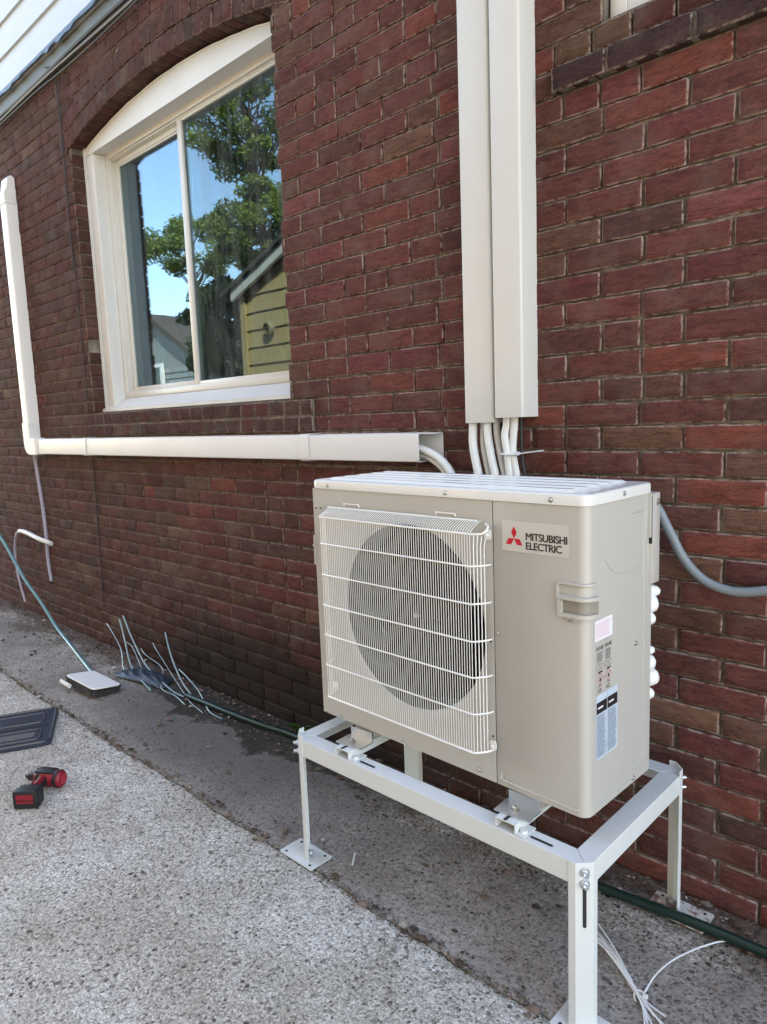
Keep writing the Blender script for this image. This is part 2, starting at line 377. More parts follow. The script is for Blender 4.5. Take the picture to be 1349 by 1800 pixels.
JH = .0065
for k in range(len(Z)-1):
    zb, zt = Z[k]+JH/2, Z[k+1]-JH/2
    zm = (zb+zt)/2; row = 31-(k-1)      # row index under joint J(row)
    off = 0 if row % 2 == 0 else PITCH/2
    cuts = []
    # right run from the ducts to the right; left run from the ducts to the left
    x = -1.0386+off-2*PITCH+.02
    xs = [x]
    while xs[-1] < XR: xs.append(xs[-1]+PITCH+rng.gauss(0, .002))
    x = -2.0139+off+.0+2*PITCH
    while x > xs[0]-.05: x -= PITCH
    ls = [x]
    while ls[-1] > XL: ls.append(ls[-1]-PITCH+rng.gauss(0, .002))
    ls = ls[::-1]
    segs = [(a, b) for a, b in zip(ls, ls[1:]+[xs[0]])]+[(a, b) for a, b in zip(xs, xs[1:])]
    out = []
    for a, b in segs:
        if rng.random() < (.07 if a > -2 else .13) and b-a > .15: mid_ = (a+b)/2+rng.gauss(0, .003); out += [(a, mid_), (mid_, b)]
        else: out.append((a, b))
    for a, b in out:
        jg = .0062+abs(rng.gauss(0, .0022)); a2, b2 = a+jg/2, b-jg/2
        dz0, dz1 = rng.gauss(0, .0009), rng.gauss(0, .0009)
        q = [[a2, zb+dz0], [b2, zb+dz1], [b2, zt+dz1*.6], [a2, zt+dz0*.6]]
        pieces = [q]
        def cut(pieces, lo, hi):       # remove the span lo(z)..hi(z)
            res = []
            for P in pieces:
                l0, l1, h0, h1 = lo(P[0][1]), lo(P[2][1]), hi(P[0][1]), hi(P[2][1])
                if P[0][0] >= max(h0, h1) or P[1][0] <= min(l0, l1): res.append(P); continue
                if P[0][0] < min(l0, l1)-.012: res.append([P[0], [min(P[1][0], l0), P[1][1]], [min(P[2][0], l1), P[2][1]], P[3]])
                if P[1][0] > max(h0, h1)+.012: res.append([[max(P[0][0], h0), P[0][1]], P[1], P[2], [max(P[3][0], h1), P[3][1]]])
            return res
        if zt > WZB and zb < SPR-.02: pieces = cut(pieces, lambda z: WX0, lambda z: WX1)
        if zt > SPR-.02 and zb < ZC+ROUT:
            hh = lambda z: min(max(cspan(max(z, SPR), ROUT-.012), 0), half+max(0, z-SPR)*.245+.006)
            if abs((q[0][0]+q[1][0])/2-WXC) < half*1.02 and zt > SPR+.10:
                Ro = ROUT-.012; zc_ = [ZC+math.sqrt(Ro*Ro-(x_-WXC)**2) for x_ in (q[0][0], q[1][0])]
                if min(zc_) > zb and max(zc_) < zt-.008: pieces = [[[q[0][0], zc_[0]], [q[1][0], zc_[1]], q[2], q[3]]]; crown = True
                else: crown = False
            else: crown = False
            if not crown: pieces = cut(pieces, lambda z: WXC-hh(z) if z > SPR-.01 else WX0, lambda z: WXC+hh(z) if z > SPR-.01 else WX1)
        if zm < WZB and zm > 1.27: pieces = cut(pieces, lambda z: SILL0, lambda z: SILL1)
        if zm > RW[2]: pieces = cut(pieces, lambda z: RW[0], lambda z: RW[1])
        if 2.15 < zm < RW[2]: pieces = cut(pieces, lambda z: -1.052, lambda z: RW[1]+.15)
        for P in pieces:
            xm = (P[0][0]+P[1][0])/2; near = xm > -2.3
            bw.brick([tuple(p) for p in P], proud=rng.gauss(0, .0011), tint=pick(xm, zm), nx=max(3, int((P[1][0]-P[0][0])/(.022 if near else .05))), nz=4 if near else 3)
wall = bw.build('wall', house)
# sill bricks: two courses of headers under the big window, 18 mm proud; arch: two rings of rowlocks
bs = BrickMesh()
zz = [z for z in Z if 1.26 < z < 1.42]
for a_, b_ in zip(zz, zz[1:]):
    x = SILL0
    while x < SILL1-.05:
        x2 = min(x+.1016+rng.gauss(0, .002), SILL1)
        if x2-x > .03: bs.brick([(x+.004, a_+.004), (x2-.004, a_+.004), (x2-.004, b_-.004), (x+.004, b_-.004)], proud=.012, tint=tuple(v*.75 for v in pick(x-1, 1.3)), nx=5, nz=3, depth=.12)
        x = x2
bs.build('window_sill_bricks', house)
bs = BrickMesh()
zr = [z for z in Z if 2.14 < z < 2.31]
for q_, (a_, b_) in enumerate(zip(zr, zr[1:])):
    x = -1.048; first = True
    while x < RW[1]+.14:
        x2 = x+(.155 if (first and q_ == 0) else PITCH if q_ == 0 else .1082); first = False
        bs.brick([(x+.004, a_+.004), (x2-.004, a_+.004), (x2-.004, b_-.004), (x+.004, b_-.004)], proud=.022 if q_ == 0 else .004, tint=(.07, .036, .038) if q_ == 0 else ((.15, .075, .04) if x < -.85 else (.11, .032, .028)), nx=8, nz=4, depth=.12)
        x = x2
bs.build('small_window_sill_bricks', house)
ba = BrickMesh()
for r0, r1, ph in ((RAD+.003, RAD+.083, 0), (RAD+.091, RAD+.172, .4)):
    a0 = math.asin(half/RAD)+.012
    n = int(2*a0*r0/.0685); da = 2*a0/n
    for i in range(-1, n+1):
        t0, t1 = -a0+(i+ph)*da, -a0+(i+ph+1)*da
        if t1 < -a0-.01 or t0 > a0+.012: continue
        g = .0032/r0
        P = [(WXC+r*math.sin(t), ZC+r*math.cos(t)) for r, t in ((r0, t0+g), (r0, t1-g), (r1, t1-g), (r1, t0+g))]
        ba.brick(P, proud=.004+rng.gauss(0, .0012), tint=pick(-4.4, 3), nx=3, nz=4, depth=.1)
ba.build('window_arch', house)
# mortar body behind the brick faces
mo = MB(); Y0, Y1 = .0100, .092
mo.box(XL+3, WX0+3-.006, Y0, Y1, -.1, SPR); mo.box(WX1+3+.006, RW[0]+3-.006, Y0, Y1, -.1, SPR); mo.box(WX0+3-.006, WX1+3+.006, Y0, Y1, -.1, WZB-.004)
mo.box(RW[0]+3-.006, RW[1]+3+.006, Y0, Y1, -.1, RW[2]-.004); mo.box(RW[1]+3+.006, XR+3, Y0, Y1, -.1, SPR)
mo.box(RW[0]+3-.006, RW[1]+3+.006, Y0, Y1, 2.75, SPR)
top = Z[-1]; n = 40
mo.box(XL+3, WX0+3-.006, Y0, Y1, SPR, top); mo.box(WX1+3+.006, XR+3, Y0, Y1, SPR, top)
arc = [(WXC+3+t*(half+.006), ZC+math.sqrt(RAD*RAD-(t*half)**2)+.006) for t in [-1+2*i/n for i in range(n+1)]]
mo.prism([(x, z) for x, z in arc]+[(arc[-1][0], top), (arc[0][0], top)], Y1-Y0, Matrix.Translation((0, Y0, 0)))
mo.box(SILL0+3-.002, SILL1+3-.002, -.006, .006, zz[0]+.003, zz[-1]-.003); mo.box(-1.05+3, RW[1]+3.14, -.014, .006, zr[0]+.004, zr[1]-.004)
mo.build('mortar', M_mortar, house)
# vertical mortar smear by sill end, house body (dark room), siding, trim
bb = MB(); bb.box(XL+3, XR+3, 2.6, 2.75, -.1, 5.2); bb.box(XL+3, XL+3.1, .1, 2.6, -.1, 6.4); bb.box(XR+2.9, XR+3, .1, 2.6, -.1, 6.4); bb.box(XL+3, XR+3, .1, 2.6, 3.4, 3.5)
bb.box(-1.6+3, -1.5+3, .1, 2.6, -.1, 3.4); bb.box(-5.6+3, -5.5+3, .1, 2.6, -.1, 3.4); bb.box(-5.5+3, -1.6+3, .1, 2.6, .6, .7)
bb.build('inner_walls', mat('room_paint', (.22, .20, .18), .8), house)
sd = MB(); z = 3.372
while z < 5.1:
    sd.add([(XL+3, -.045, z), (XR+3, -.045, z), (XR+3, -.030, z+.178), (XL+3, -.030, z+.178), (XL+3, -.030, z), (XR+3, -.030, z), (XL+3, .09, z+.178), (XR+3, .09, z+.178)], [(0, 1, 2, 3), (4, 5, 1, 0)]); z += .178
sd.add([(XL+3, -.028, 3.372), (XR+3, -.028, 3.372), (XR+3, -.028, 5.2), (XL+3, -.028, 5.2)], [(0, 1, 2, 3)])
sd.box(XL+3, XR+3, -.027, .09, 3.36, 5.2)
sd.build('siding', M_siding, house)
tb = MB(); tb.box(XL+3, XR+3, -.022, .09, 3.262, 3.3585, .004); tb.build('trim_board', M_drape, house)
fl = MB(); n = 260; V = []; x = XL
for i in range(n):
    x = XL+(XR-XL)*i/(n-1); V += [(x+3, -.049-.003*rng.random(), 3.374), (x+3, -.049-.006*rng.random(), 3.358-.022*rng.random()**3)]
fl.add(V, [(2*i, 2*i+1, 2*i+3, 2*i+2) for i in range(n-1)]); fl.add([(a, b+.004, c) for a, b, c in V], [(2*i, 2*i+1, 2*i+3, 2*i+2) for i in range(n-1)])
fl.build('membrane_edge', mat('blue_membrane', (.03, .06, .085), .4), house)
rf = MB(); rf.box(XL+2.6, XR+3.4, -.45, 3.2, 5.2, 5.3); rf.build('roof', M_roof, house)
# cables under the trim and a cable down the wall
for i, (zc, lb) in enumerate(((3.268, 'thick black cable, topmost of three under the grey trim board'), (3.240, 'grey cable, middle one of three under the trim board'), (3.212, 'sagging thin black cable, lowest of three under the trim board'))):
    pts = [(x, -.032-.006*i, zc+.006*math.sin(x*3.1+i*2)-(.01 if i == 2 else 0)*abs(math.sin(x*2.2))) for x in np.linspace(XL+.5, -1.6, 60)]
    o = MB().tube(pts, (.008, .006, .005)[i], 6).build('cable', M_cable if i != 1 else mat('grey_cable', (.16, .16, .16), .5), None, True); tag(o, lb, 'cable', 'cables under the siding')
o = MB().tube(spline([(-4.2, -.03, 3.31), (-4.11, -.012, 3.2), (-4.115, -.006, 2.45), (-4.10, -.006, 1.9), (-4.098, -.006, 1.27), (-4.11, -.006, .8), (-4.125, -.006, .45), (-4.12, -.01, .26)], 8), .0032, 6).build('cable', M_cable, None, True)
tag(o, 'thin black cable running down the brick left of the arched window', 'cable')

# ------------------------------------------------------------------ big window
win = empty('arched_window', (WXC, .1, WZB)); win.parent = house; win.matrix_parent_inverse = house_inv
wi = lambda: MB()
def wsh(o): return o
T = Matrix.Translation((-WXC, -.1, -WZB))
def wbuild(mb, name, m, par=win, **k):
    mb.v = [tuple(T @ Vector(p)) for p in mb.v]; return mb.build(name, m, par, **k)
YF = .08
n = 30
arcin = [(WXC+t*(half+.004), ZC+math.sqrt(RAD*RAD-(t*half)**2)-.012) for t in [-1+2*i/n for i in range(n+1)]]
m_ = MB(); PZ = 2.815
m_.prism([(WX0-.003, PZ), (WX1+.003, PZ)]+arcin[::-1], .075, Matrix.Translation((0, YF, 0)))
wbuild(m_, 'arch_panel', M_trim)
for b_ in ((WX0-.004, -3.946), (-2.305, WX1+.004)):
    m_ = MB(); m_.box(b_[0], b_[1], YF+.002, .16, 1.431, PZ-.001, .003); wbuild(m_, 'side_trim', M_trim)
m_ = MB(); m_.box(WX0-.002, WX0+.02, YF-.006, YF, 1.43, 2.86); wbuild(m_, 'trim_bead', M_trim)
m_ = MB(); m_.prism([(0, 0), (1, 0), (1, 1), (0, 1)], 0) if False else None
S0, S1 = WX0-.001, -2.262
m_.add([(x, y, z) for x in (S0, S1) for y, z in ((.17, WZB+.001), (.055, WZB+.001), (.055, 1.425), (.075, 1.432), (.16, 1.486), (.17, 1.486))], [tuple(range(6)), tuple(range(11, 5, -1))]+[(i, i+6, (i+1) % 6+6, (i+1) % 6) for i in range(6)])
wbuild(m_, 'window_sill', M_trim)
caulk = MB(); caulk.tube([(WX0+.002+.003*rng.random(), YF-.004, z) for z in np.linspace(1.43, 2.85, 60)], .004, 6)
caulk.tube([(x, YF-.003, z-.002+.004*rng.random()) for x, z in arcin], .004, 6)
wbuild(caulk, 'caulk_line', M_trim)
# frame and sashes
def rect_frame(mb, x0, x1, z0, z1, w_, y0, y1, wb=None, b=.003, wr=None):
    wb = wb or w_; wr = wr or w_
    mb.box(x0, x0+w_, y0, y1, z0, z1, b); mb.box(x1-wr, x1, y0, y1, z0, z1, b)
    mb.box(x0+w_, x1-wr, y0+.001, y1-.001, z0, z0+wb, b); mb.box(x0+w_, x1-wr, y0+.001, y1-.001, z1-w_, z1, b)
m_ = MB(); rect_frame(m_, -3.95, -2.33, 1.484, 2.818, .028, .150, .26, .03); rect_frame(m_, -3.93, -2.35, 1.50, 2.80, .016, .163, .25, .02)
wbuild(m_, 'window_frame', M_vinyl, smooth=True)
m_ = MB(); rect_frame(m_, -3.918, -3.170, 1.517, 2.785, .026, .190, .215, .022, wr=.026); rect_frame(m_, -3.905, -3.18, 1.53, 2.77, .020, .196, .212, .015)
sash = wbuild(m_, 'sliding_sash', M_vinyl, smooth=True)
m_ = MB(); rect_frame(m_, -3.208, -2.36, 1.515, 2.79, .018, .166, .188, .02, wr=.03, b=.003); m_.box(-3.209, -3.172, .163, .188, 1.515, 2.79, .004)
sash2 = wbuild(m_, 'fixed_sash', M_vinyl, smooth=True)
def pane(x0, x1, z0, z1, y, name, m, par):
    mb = MB(); mb.box(x0, x1, y, y+.004, z0, z1)
    return wbuild(mb, name, m, par)
pane(-3.89, -3.19, 1.545, 2.757, .203, 'pane', M_glass, sash); pane(-3.18, -2.38, 1.53, 2.775, .176, 'pane', M_glassd, sash2)
# curtain behind the glass
m_ = MB(); n = 90; V = []
for i in range(n):
    x = -4.9+1.35*i/(n-1); y = .62+.03*math.sin(i*1.1)
    V += [(x, y, 1.0), (x+.25*(i/(n-1))**2, y+.02, 1.55), (x-.1*(i/n), y, 1.95)]
m_.add(V, [(3*i+a, 3*i+3+a, 3*i+4+a, 3*i+1+a) for i in range(n-1) for a in (0, 1)])
wbuild(m_, 'curtain', mat('curtain_cloth', (.25, .25, .23), .9), smooth=True)
# small upper window
sw = empty('small_window', (RW[0], .06, RW[2])); sw.parent = house; sw.matrix_parent_inverse = house_inv
m_ = MB(); T2 = Matrix.Translation((-RW[0], -.06, -RW[2]))
rect_frame(m_, RW[0], RW[1], RW[2], 2.76, .045, .03, .09); m_.v = [tuple(T2 @ Vector(p)) for p in m_.v]; m_.build('window_frame', M_trim, sw, True)
m_ = MB()
for i in range(6):
    for j in range(3): m_.box(RW[0]+.047+i*.18, RW[0]+.047+i*.18+.172, .045, .09, RW[2]+.047+j*.14, RW[2]+.047+j*.14+.132, .01)
m_.v = [tuple(T2 @ Vector(p)) for p in m_.v]; m_.build('glass_blocks', mat('glass_block', (.7, .75, .78), .15), sw, True)

# ------------------------------------------------------------------ ground
def grid_sheet(name, x0, x1, y0, y1, nx, ny, fz, m, edge=None):
    me = bpy.data.meshes.new(name); V = []
    for j in range(ny+1):
        for i in range(nx+1):
            x = x0+(x1-x0)*i/nx; y = y0+(y1-y0)*(j/ny)
            if edge: y = edge(x, y, j, ny)
            V.append((x, y, fz(x, y, j)))
    me.from_pydata(V, [], [(j*(nx+1)+i, j*(nx+1)+i+1, (j+1)*(nx+1)+i+1, (j+1)*(nx+1)+i) for j in range(ny) for i in range(nx)])
    o = link(name, me, m, None, True); return o
def hn(x, s=0): return math.sin(x*7.3+s)*.5+math.sin(x*17.1+1.3+s*2)*.3+math.sin(x*41+.4+s)*.2+math.sin(x*97+s*3)*.15
g = grid_sheet('ground', -90, 90, -90, 40, 8, 8, lambda x, y, j: -.03, M_dirt); tag(g, kind='structure')
def e1(x, y, j, ny):
    return -.607+.010*hn(x*1.0)-.004*abs(math.sin(x*190)) if j >= ny-1 else y
g = grid_sheet('driveway', -12, 6, -7, -.62, 900, 40, lambda x, y, j: (-.006 if j == 40 else -.004*(j == 39)+.0015*math.sin(x*2)*math.cos(y*3)), M_conc, lambda x, y, j, ny: (-.6014+.010*hn(x) if j == 40 else -.612+.010*hn(x) if j == 39 else y)); tag(g, kind='structure')
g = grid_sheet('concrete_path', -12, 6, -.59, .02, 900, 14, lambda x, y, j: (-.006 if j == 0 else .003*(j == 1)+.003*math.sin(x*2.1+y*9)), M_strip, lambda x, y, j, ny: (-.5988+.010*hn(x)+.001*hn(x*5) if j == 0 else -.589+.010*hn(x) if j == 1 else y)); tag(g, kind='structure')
# debris along the wall and the joint: leaf bits, grit
def debris():
    V = []; Fs = []; t = []
    for i in range(5200):
        x = -6+6.5*rng.random()
        r = rng.random()
        y = -.005-abs(rng.gauss(0, .09)) if r < .55 else (-.6+rng.gauss(0, .012) if r < .8 else -.6*rng.random())
        if y > -.004: continue
        if any(abs(x-a_) < .085 and abs(y-b_) < .055 for a_ in (-1.586, -.644) for b_ in (-.568, -.085)): continue
        s = rng.uniform(.0015, .0055) if rng.random() < .93 else rng.uniform(.007, .014)
        a = rng.random()*6.28; tl = rng.uniform(-.5, .5); o = len(V); zz_ = .004+s*.4
        for k in range(5):
            b = a+k*1.2566+rng.uniform(-.3, .3); V.append((x+s*math.cos(b)*1.3, y+s*math.sin(b), zz_+s*.5*math.sin(b)*tl))
        V.append((x, y, zz_+s*.5)); V.append((x, y, zz_-s*.6))
        for k in range(5): Fs.append((o+k, o+(k+1) % 5, o+5)); Fs.append((o+(k+1) % 5, o+k, o+6))
        t += [rng.random()]*7
    me = bpy.data.meshes.new('debris'); me.from_pydata(V, [], Fs); a = me.attributes.new('tint', 'FLOAT', 'POINT'); a.data.foreach_set('value', t)
    m = mat('debris_mix', (.1, .08, .06), .9); q = N(m); r = q.n('ShaderNodeAttribute', attribute_name='tint').outputs['Fac']
    q.l(q.ramp(r, [(0, (.03, .022, .016)), (.4, (.09, .055, .035)), (.7, (.16, .12, .09)), (.9, (.17, .10, .075)), (1, (.45, .42, .38))]), q.b.inputs['Base Color'])
    o = link('dirt_debris', me, m); tag(o, 'grit, brick crumbs and leaf bits along the foot of the wall', 'debris', kind='stuff')
debris()
def moss():
    V = []; Fs = []; t = []
    for i in range(5200):
        x = -5+5.5*rng.random(); dens = .5+.5*math.sin(x*3.1+1)*math.sin(x*7.7)
        if rng.random() > dens: continue
        y = -.6005+.010*hn(x)+rng.gauss(0, .006); h = rng.uniform(.002, .009); s = rng.uniform(.001, .003); a = rng.random()*6.28; o = len(V); z0 = -.012
        dx, dy = math.cos(a)*s, math.sin(a)*s
        V += [(x-dx, y-dy, z0), (x+dx, y+dy, z0), (x+rng.gauss(0, .004), y+rng.gauss(0, .004), z0+.008+h)]; Fs.append((o, o+1, o+2)); t += [rng.random()]*3
    me = bpy.data.meshes.new('moss'); me.from_pydata(V, [], Fs); a = me.attributes.new('tint', 'FLOAT', 'POINT'); a.data.foreach_set('value', t)
    o = link('moss', me, leaf_mat('moss_green', (.08, .08, .035), (.24, .23, .10))); tag(o, 'yellow-green moss tufts filling the joint between driveway and path', 'moss', kind='stuff')
moss()

# ------------------------------------------------------------------ line-set ducts
def shell_v(mb, x0, x1, d, z0, z1, r=.008, t=.002, n=4):     # vertical U channel open to the wall
    prof = [(x0, 0)]+[(x0+r-r*math.cos(a), -d+r-r*math.sin(a)) for a in [PI/2*k/n for k in range(n+1)]]+[(x1-r+r*math.sin(a), -d+r-r*math.cos(a)) for a in [PI/2*k/n for k in range(n+1)]]+[(x1, 0)]
    inn = [(x0+t, 0)]+[(x0+r-(r-t)*math.cos(a), -d+r-(r-t)*math.sin(a)) for a in [PI/2*k/n for k in range(n+1)]]+[(x1-r+(r-t)*math.sin(a), -d+r-(r-t)*math.cos(a)) for a in [PI/2*k/n for k in range(n+1)]]+[(x1-t, 0)]
    k = len(prof); V = [(x, y, z) for z in (z0, z1) for x, y in prof]+[(x, y, z) for z in (z0, z1) for x, y in inn]
    Fs = []
    for i in range(k-1): Fs += [(i, i+1, k+i+1, k+i), (2*k+i+1, 2*k+i, 3*k+i, 3*k+i+1), (i, 2*k+i, 2*k+i+1, i+1), (k+i+1, 3*k+i+1, 3*k+i, k+i)]
    mb.add(V, Fs)
d1 = empty('pipe_duct', (-1.27, 0, 1.29), label='cream vertical pipe duct above the heat pump, the left of the two', cat='pipe duct', group='vertical ducts above the heat pump')
d2 = empty('pipe_duct', (-1.15, 0, 1.303), label='cream vertical pipe duct above the heat pump, the right of the two', cat='pipe duct', group='vertical ducts above the heat pump')
def into(par, mb): 
    L = par.location; mb.v = [(x-L.x, y-L.y, z-L.z) for x, y, z in mb.v]; return mb
m_ = MB(); shell_v(m_, -1.322, -1.217, .070, 1.290, 3.26); into(d1, m_).build('cover', M_duct, d1, True)
m_ = MB(); m_.box(-1.317, -1.222, -.004, -.0015, 1.295, 3.26); into(d1, m_).build('back_plate', M_duct, d1)
m_ = MB(); shell_v(m_, -1.204, -1.107, .082, 1.303, 3.26); into(d2, m_).build('cover', M_duct, d2, True)
m_ = MB(); m_.box(-1.199, -1.112, -.004, -.0015, 1.308, 3.26); into(d2, m_).build('back_plate', M_duct, d2)
def shell_h(mb, x0, x1, z0, z1, d, r=.005, t=.002):
    tmp = MB(); shell_v(tmp, z0, z1, d, x0, x1, r, t); mb.add([(c, b, a) for a, b, c in tmp.v], tmp.f)
hd = empty('pipe_duct', (-3.2, 0, 1.21), label='long white pipe duct under the arched window, turning up the wall at its left', cat='pipe duct')
m_ = MB(); shell_h(m_, -4.86, -1.518, 1.166, 1.260, .062); into(hd, m_).build('horizontal_cover', M_ductw, hd, True)
m_ = MB(); m_.box(-4.86, -1.462, -.004, -.0015, 1.165, 1.262); m_.box(-1.517, -1.462, -.05, -.0015, 1.2585, 1.262); into(hd, m_).build('back_plate', M_ductw, hd)
for xc in (-2.10, -4.07):
    m_ = MB(); shell_h(m_, xc-.028, xc+.028, 1.161, 1.265, .066, .014); into(hd, m_).build('coupling', M_ductw, hd, True)
m_ = MB(); shell_v(m_, -4.965, -4.868, .070, 1.30, 2.76); into(hd, m_).build('vertical_cover', M_ductw, hd, True)
m_ = MB(); el = []
m_.prism([(-4.865, 1.158), (-4.78, 1.158), (-4.78, 1.268), (-4.862, 1.268), (-4.862, 1.37), (-4.972, 1.37), (-4.972, 1.24), (-4.965, 1.20), (-4.94, 1.172), (-4.90, 1.158)], .076, Matrix.Translation((0, -.076, 0)))
o = into(hd, m_).build('elbow', M_ductw, hd); bv = o.modifiers.new('b', 'BEVEL'); bv.width = .008; bv.segments = 3
m_ = MB(); m_.add([(x, y, z) for x in (-4.969, -4.864) for y, z in ((0, 2.735), (-.075, 2.735), (-.075, 2.80), (-.058, 2.83), (-.045, 2.895), (-.02, 2.91), (0, 2.895))], [tuple(range(7)), tuple(range(13, 6, -1))]+[(i, i+7, (i+1) % 7+7, (i+1) % 7) for i in range(7)])
o = into(hd, m_).build('wall_cap', M_ductw, hd); bv = o.modifiers.new('b', 'BEVEL'); bv.width = .006; bv.segments = 3

# insulated pipes (each a thing)
def pipe(pts, r, lab, m=M_foam, name='insulated_pipe', cat='pipe', group='insulated pipes going down behind the heat pump', n=10):
    P = spline(pts, 8); o = MB().tube(P, r, n).build(name, m, None, True); tag(o, lab, cat, group); return o
# local frame of the unit
UX, UY, UZ, PSI = -1.5556, -.4916, .445, -.0249
UM = Matrix.Translation((UX, UY, UZ)) @ Matrix.Rotation(PSI, 4, 'Z')
def ul(x, y, z): return UM @ Vector((x, y, z))
pipe([(-1.305, -.05, 1.45), (-1.305, -.05, 1.29), (-1.302, -.055, 1.22), (-1.28, -.06, 1.13), (-1.24, -.07, 1.0), (-1.1, -.10, .80), (-.95, -.12, .70)], .0135, 'white insulated pipe, leftmost one below the left vertical duct')
pipe([(-1.281, -.030, 1.45), (-1.281, -.030, 1.29), (-1.277, -.035, 1.22), (-1.255, -.04, 1.13), (-1.21, -.05, 1.0), (-1.08, -.09, .76), (-.95, -.12, .66)], .0105, 'greyish insulated pipe tucked behind the leftmost white one, below the left duct')
pipe([(-1.252, -.05, 1.45), (-1.252, -.05, 1.29), (-1.242, -.055, 1.22), (-1.218, -.06, 1.13), (-1.17, -.07, 1.0), (-1.05, -.11, .72), (-.93, -.13, .60)], .0125, 'white insulated pipe leaning right, third from the left below the left vertical duct')
pipe([(-1.232, -.032, 1.45), (-1.232, -.032, 1.29), (-1.222, -.035, 1.22), (-1.198, -.04, 1.13), (-1.15, -.05, 1.0), (-1.02, -.09, .68), (-.93, -.12, .55)], .0105, 'narrower off-white insulated pipe, last to the right below the left vertical duct')
pipe([(-1.176, -.055, 1.45), (-1.178, -.055, 1.30), (-1.184, -.058, 1.25), (-1.176, -.058, 1.20), (-1.168, -.058, 1.13), (-1.13, -.07, .95), (-.98, -.11, .62)], .0115, 'white wrapped pipe hanging from the right vertical duct, on its left side')
pipe([(-1.155, -.048, 1.45), (-1.157, -.048, 1.30), (-1.160, -.05, 1.25), (-1.163, -.05, 1.20), (-1.151, -.05, 1.13), (-1.11, -.06, .95), (-.97, -.10, .58)], .0115, 'white wrapped pipe hanging from the right vertical duct, on its right side')
pipe([(-1.146, -.03, 1.40), (-1.146, -.03, 1.25), (-1.142, -.03, 1.17), (-1.125, -.035, 1.10), (-1.08, -.05, .9)], .005, 'thin black cable beside the pipes under the right vertical duct', M_cable, 'cable', 'cable', None)
pipe([(-1.9, -.035, 1.212), (-1.60, -.035, 1.212), (-1.53, -.036, 1.208), (-1.47, -.038, 1.188), (-1.425, -.04, 1.158), (-1.39, -.045, 1.11), (-1.34, -.06, .98), (-1.2, -.09, .75)], .0135, 'cream insulated pipe curving out of the open end of the long duct, upper one')
pipe([(-1.9, -.026, 1.188), (-1.58, -.026, 1.188), (-1.52, -.027, 1.182), (-1.47, -.03, 1.162), (-1.435, -.03, 1.13), (-1.40, -.035, 1.06), (-1.33, -.06, .9)], .009, 'thin pale pipe under the thicker one at the open end of the long duct')
t_ = empty('cable_tie', (-1.168, -.055, 1.197), label='white cable tie with a long tail around the pipes under the right duct', cat='cable tie')
m_ = MB(); m_.tube([(.031*math.cos(a)-.002, .004+.020*math.sin(a), .001*math.sin(a)) for a in np.linspace(0, 2*PI, 22)], .0032, 6); m_.box(.022, .034, -.012, -.002, -.004, .006, .001)
m_.build('loop', M_tie, t_, True); m_ = MB(); m_.tube([(.03, -.008, .0), (.07, -.012, .005), (.118, -.012, .011)], .0017, 5); m_.build('tail', M_tie, t_, True)

# ------------------------------------------------------------------ heat pump
UW, UD, UH = .875, .296, .702
unit = empty('heat_pump', (UX, UY, UZ), PSI, label='beige outdoor heat pump with a wire fan guard standing on a white steel stand', cat='heat pump')
LIDZ = .678
CU, CW, CR = .355, .352, .2455      # fan opening
# left fan panel with round opening
def panel_hole(name, x0, x1, z0, z1, y, cx, cz, r, parent, m, depth=.012):
    n = 72; V = []; Fs = []
    def sq(a):
        dx, dz = math.cos(a), math.sin(a)
        t = min(((x1-cx) if dx > 0 else (x0-cx))/dx if abs(dx) > 1e-9 else 1e9, ((z1-cz) if dz > 0 else (z0-cz))/dz if abs(dz) > 1e-9 else 1e9)
        return cx+dx*t, cz+dz*t
    angs = sorted([2*PI*k/n for k in range(n)]+[math.atan2(zc-cz, xc-cx) % (2*PI) for xc in (x0, x1) for zc in (z0, z1)])
    n = len(angs)
    rings = [(r+.034, 0, 1), (r+.031, .001, 1), (r+.020, .0035, 1), (r+.010, .007, 1), (r+.004, .012, 1), (r, .020, 1)]
    for a in angs: X_, Z_ = sq(a); V.append((X_, y+depth, Z_))
    for a in angs: X_, Z_ = sq(a); V.append((X_, y, Z_))
    for rr, dy, _ in rings:
        for a in angs: V.append((cx+rr*math.cos(a), y+dy, cz+rr*math.sin(a)))
    for i in range(len(rings)+1):
        for k in range(n): Fs.append((i*n+k, i*n+(k+1) % n, (i+1)*n+(k+1) % n, (i+1)*n+k))
    mb = MB(); mb.add(V, Fs); return mb.build(name, m, parent, True, sharp=rad(50))
panel_hole('fan_panel', .0, .6375, .0, LIDZ-.001, 0, CU, CW, CR, unit, M_unit)
# right service panel wrapping round the corner
n = 8; r = .022
prof = [(.6395, .012), (.6395, .0015), (.641, 0)]+[(UW-r+r*math.sin(a), r-r*math.cos(a)) for a in [PI/2*k/n for k in range(n+1)]]+[(UW, UD)]
m_ = MB(); k = len(prof); V = [(x, y, z) for z in (0, LIDZ-.001) for x, y in prof]; m_.add(V, [(i, i+1, k+i+1, k+i) for i in range(k-1)])
V = [(x, y, 0) for x, y in prof]; m_.add(V+[(.6395, UD, 0)], [tuple(range(k+1))])
m_.build('service_panel', M_unit, unit, True, sharp=rad(50))
m_ = MB(); m_.box(0.001, .004, .012, UD, 0, LIDZ-.002); m_.box(.001, UW-.01, UD-.004, UD-.001, 0, LIDZ-.002); m_.box(.001, UW-.02, .0125, UD-.005, .001, .004); m_.build('cabinet', M_unit, unit)
m_ = MB(); m_.box(.6376, .6394, .003, .02, .002, LIDZ-.002); m_.build('panel_gap', M_dark, unit)
m_ = MB(); m_.lathe([(CR+.001, .0202), (CR-.001, .03), (CR-.001, .11)], (CU, 0, CW), (0, 1, 0), 72); m_.build('fan_shroud', mat('dark_shroud', (.05, .045, .05), .6, **{'Specular IOR Level': .2}), unit, True)
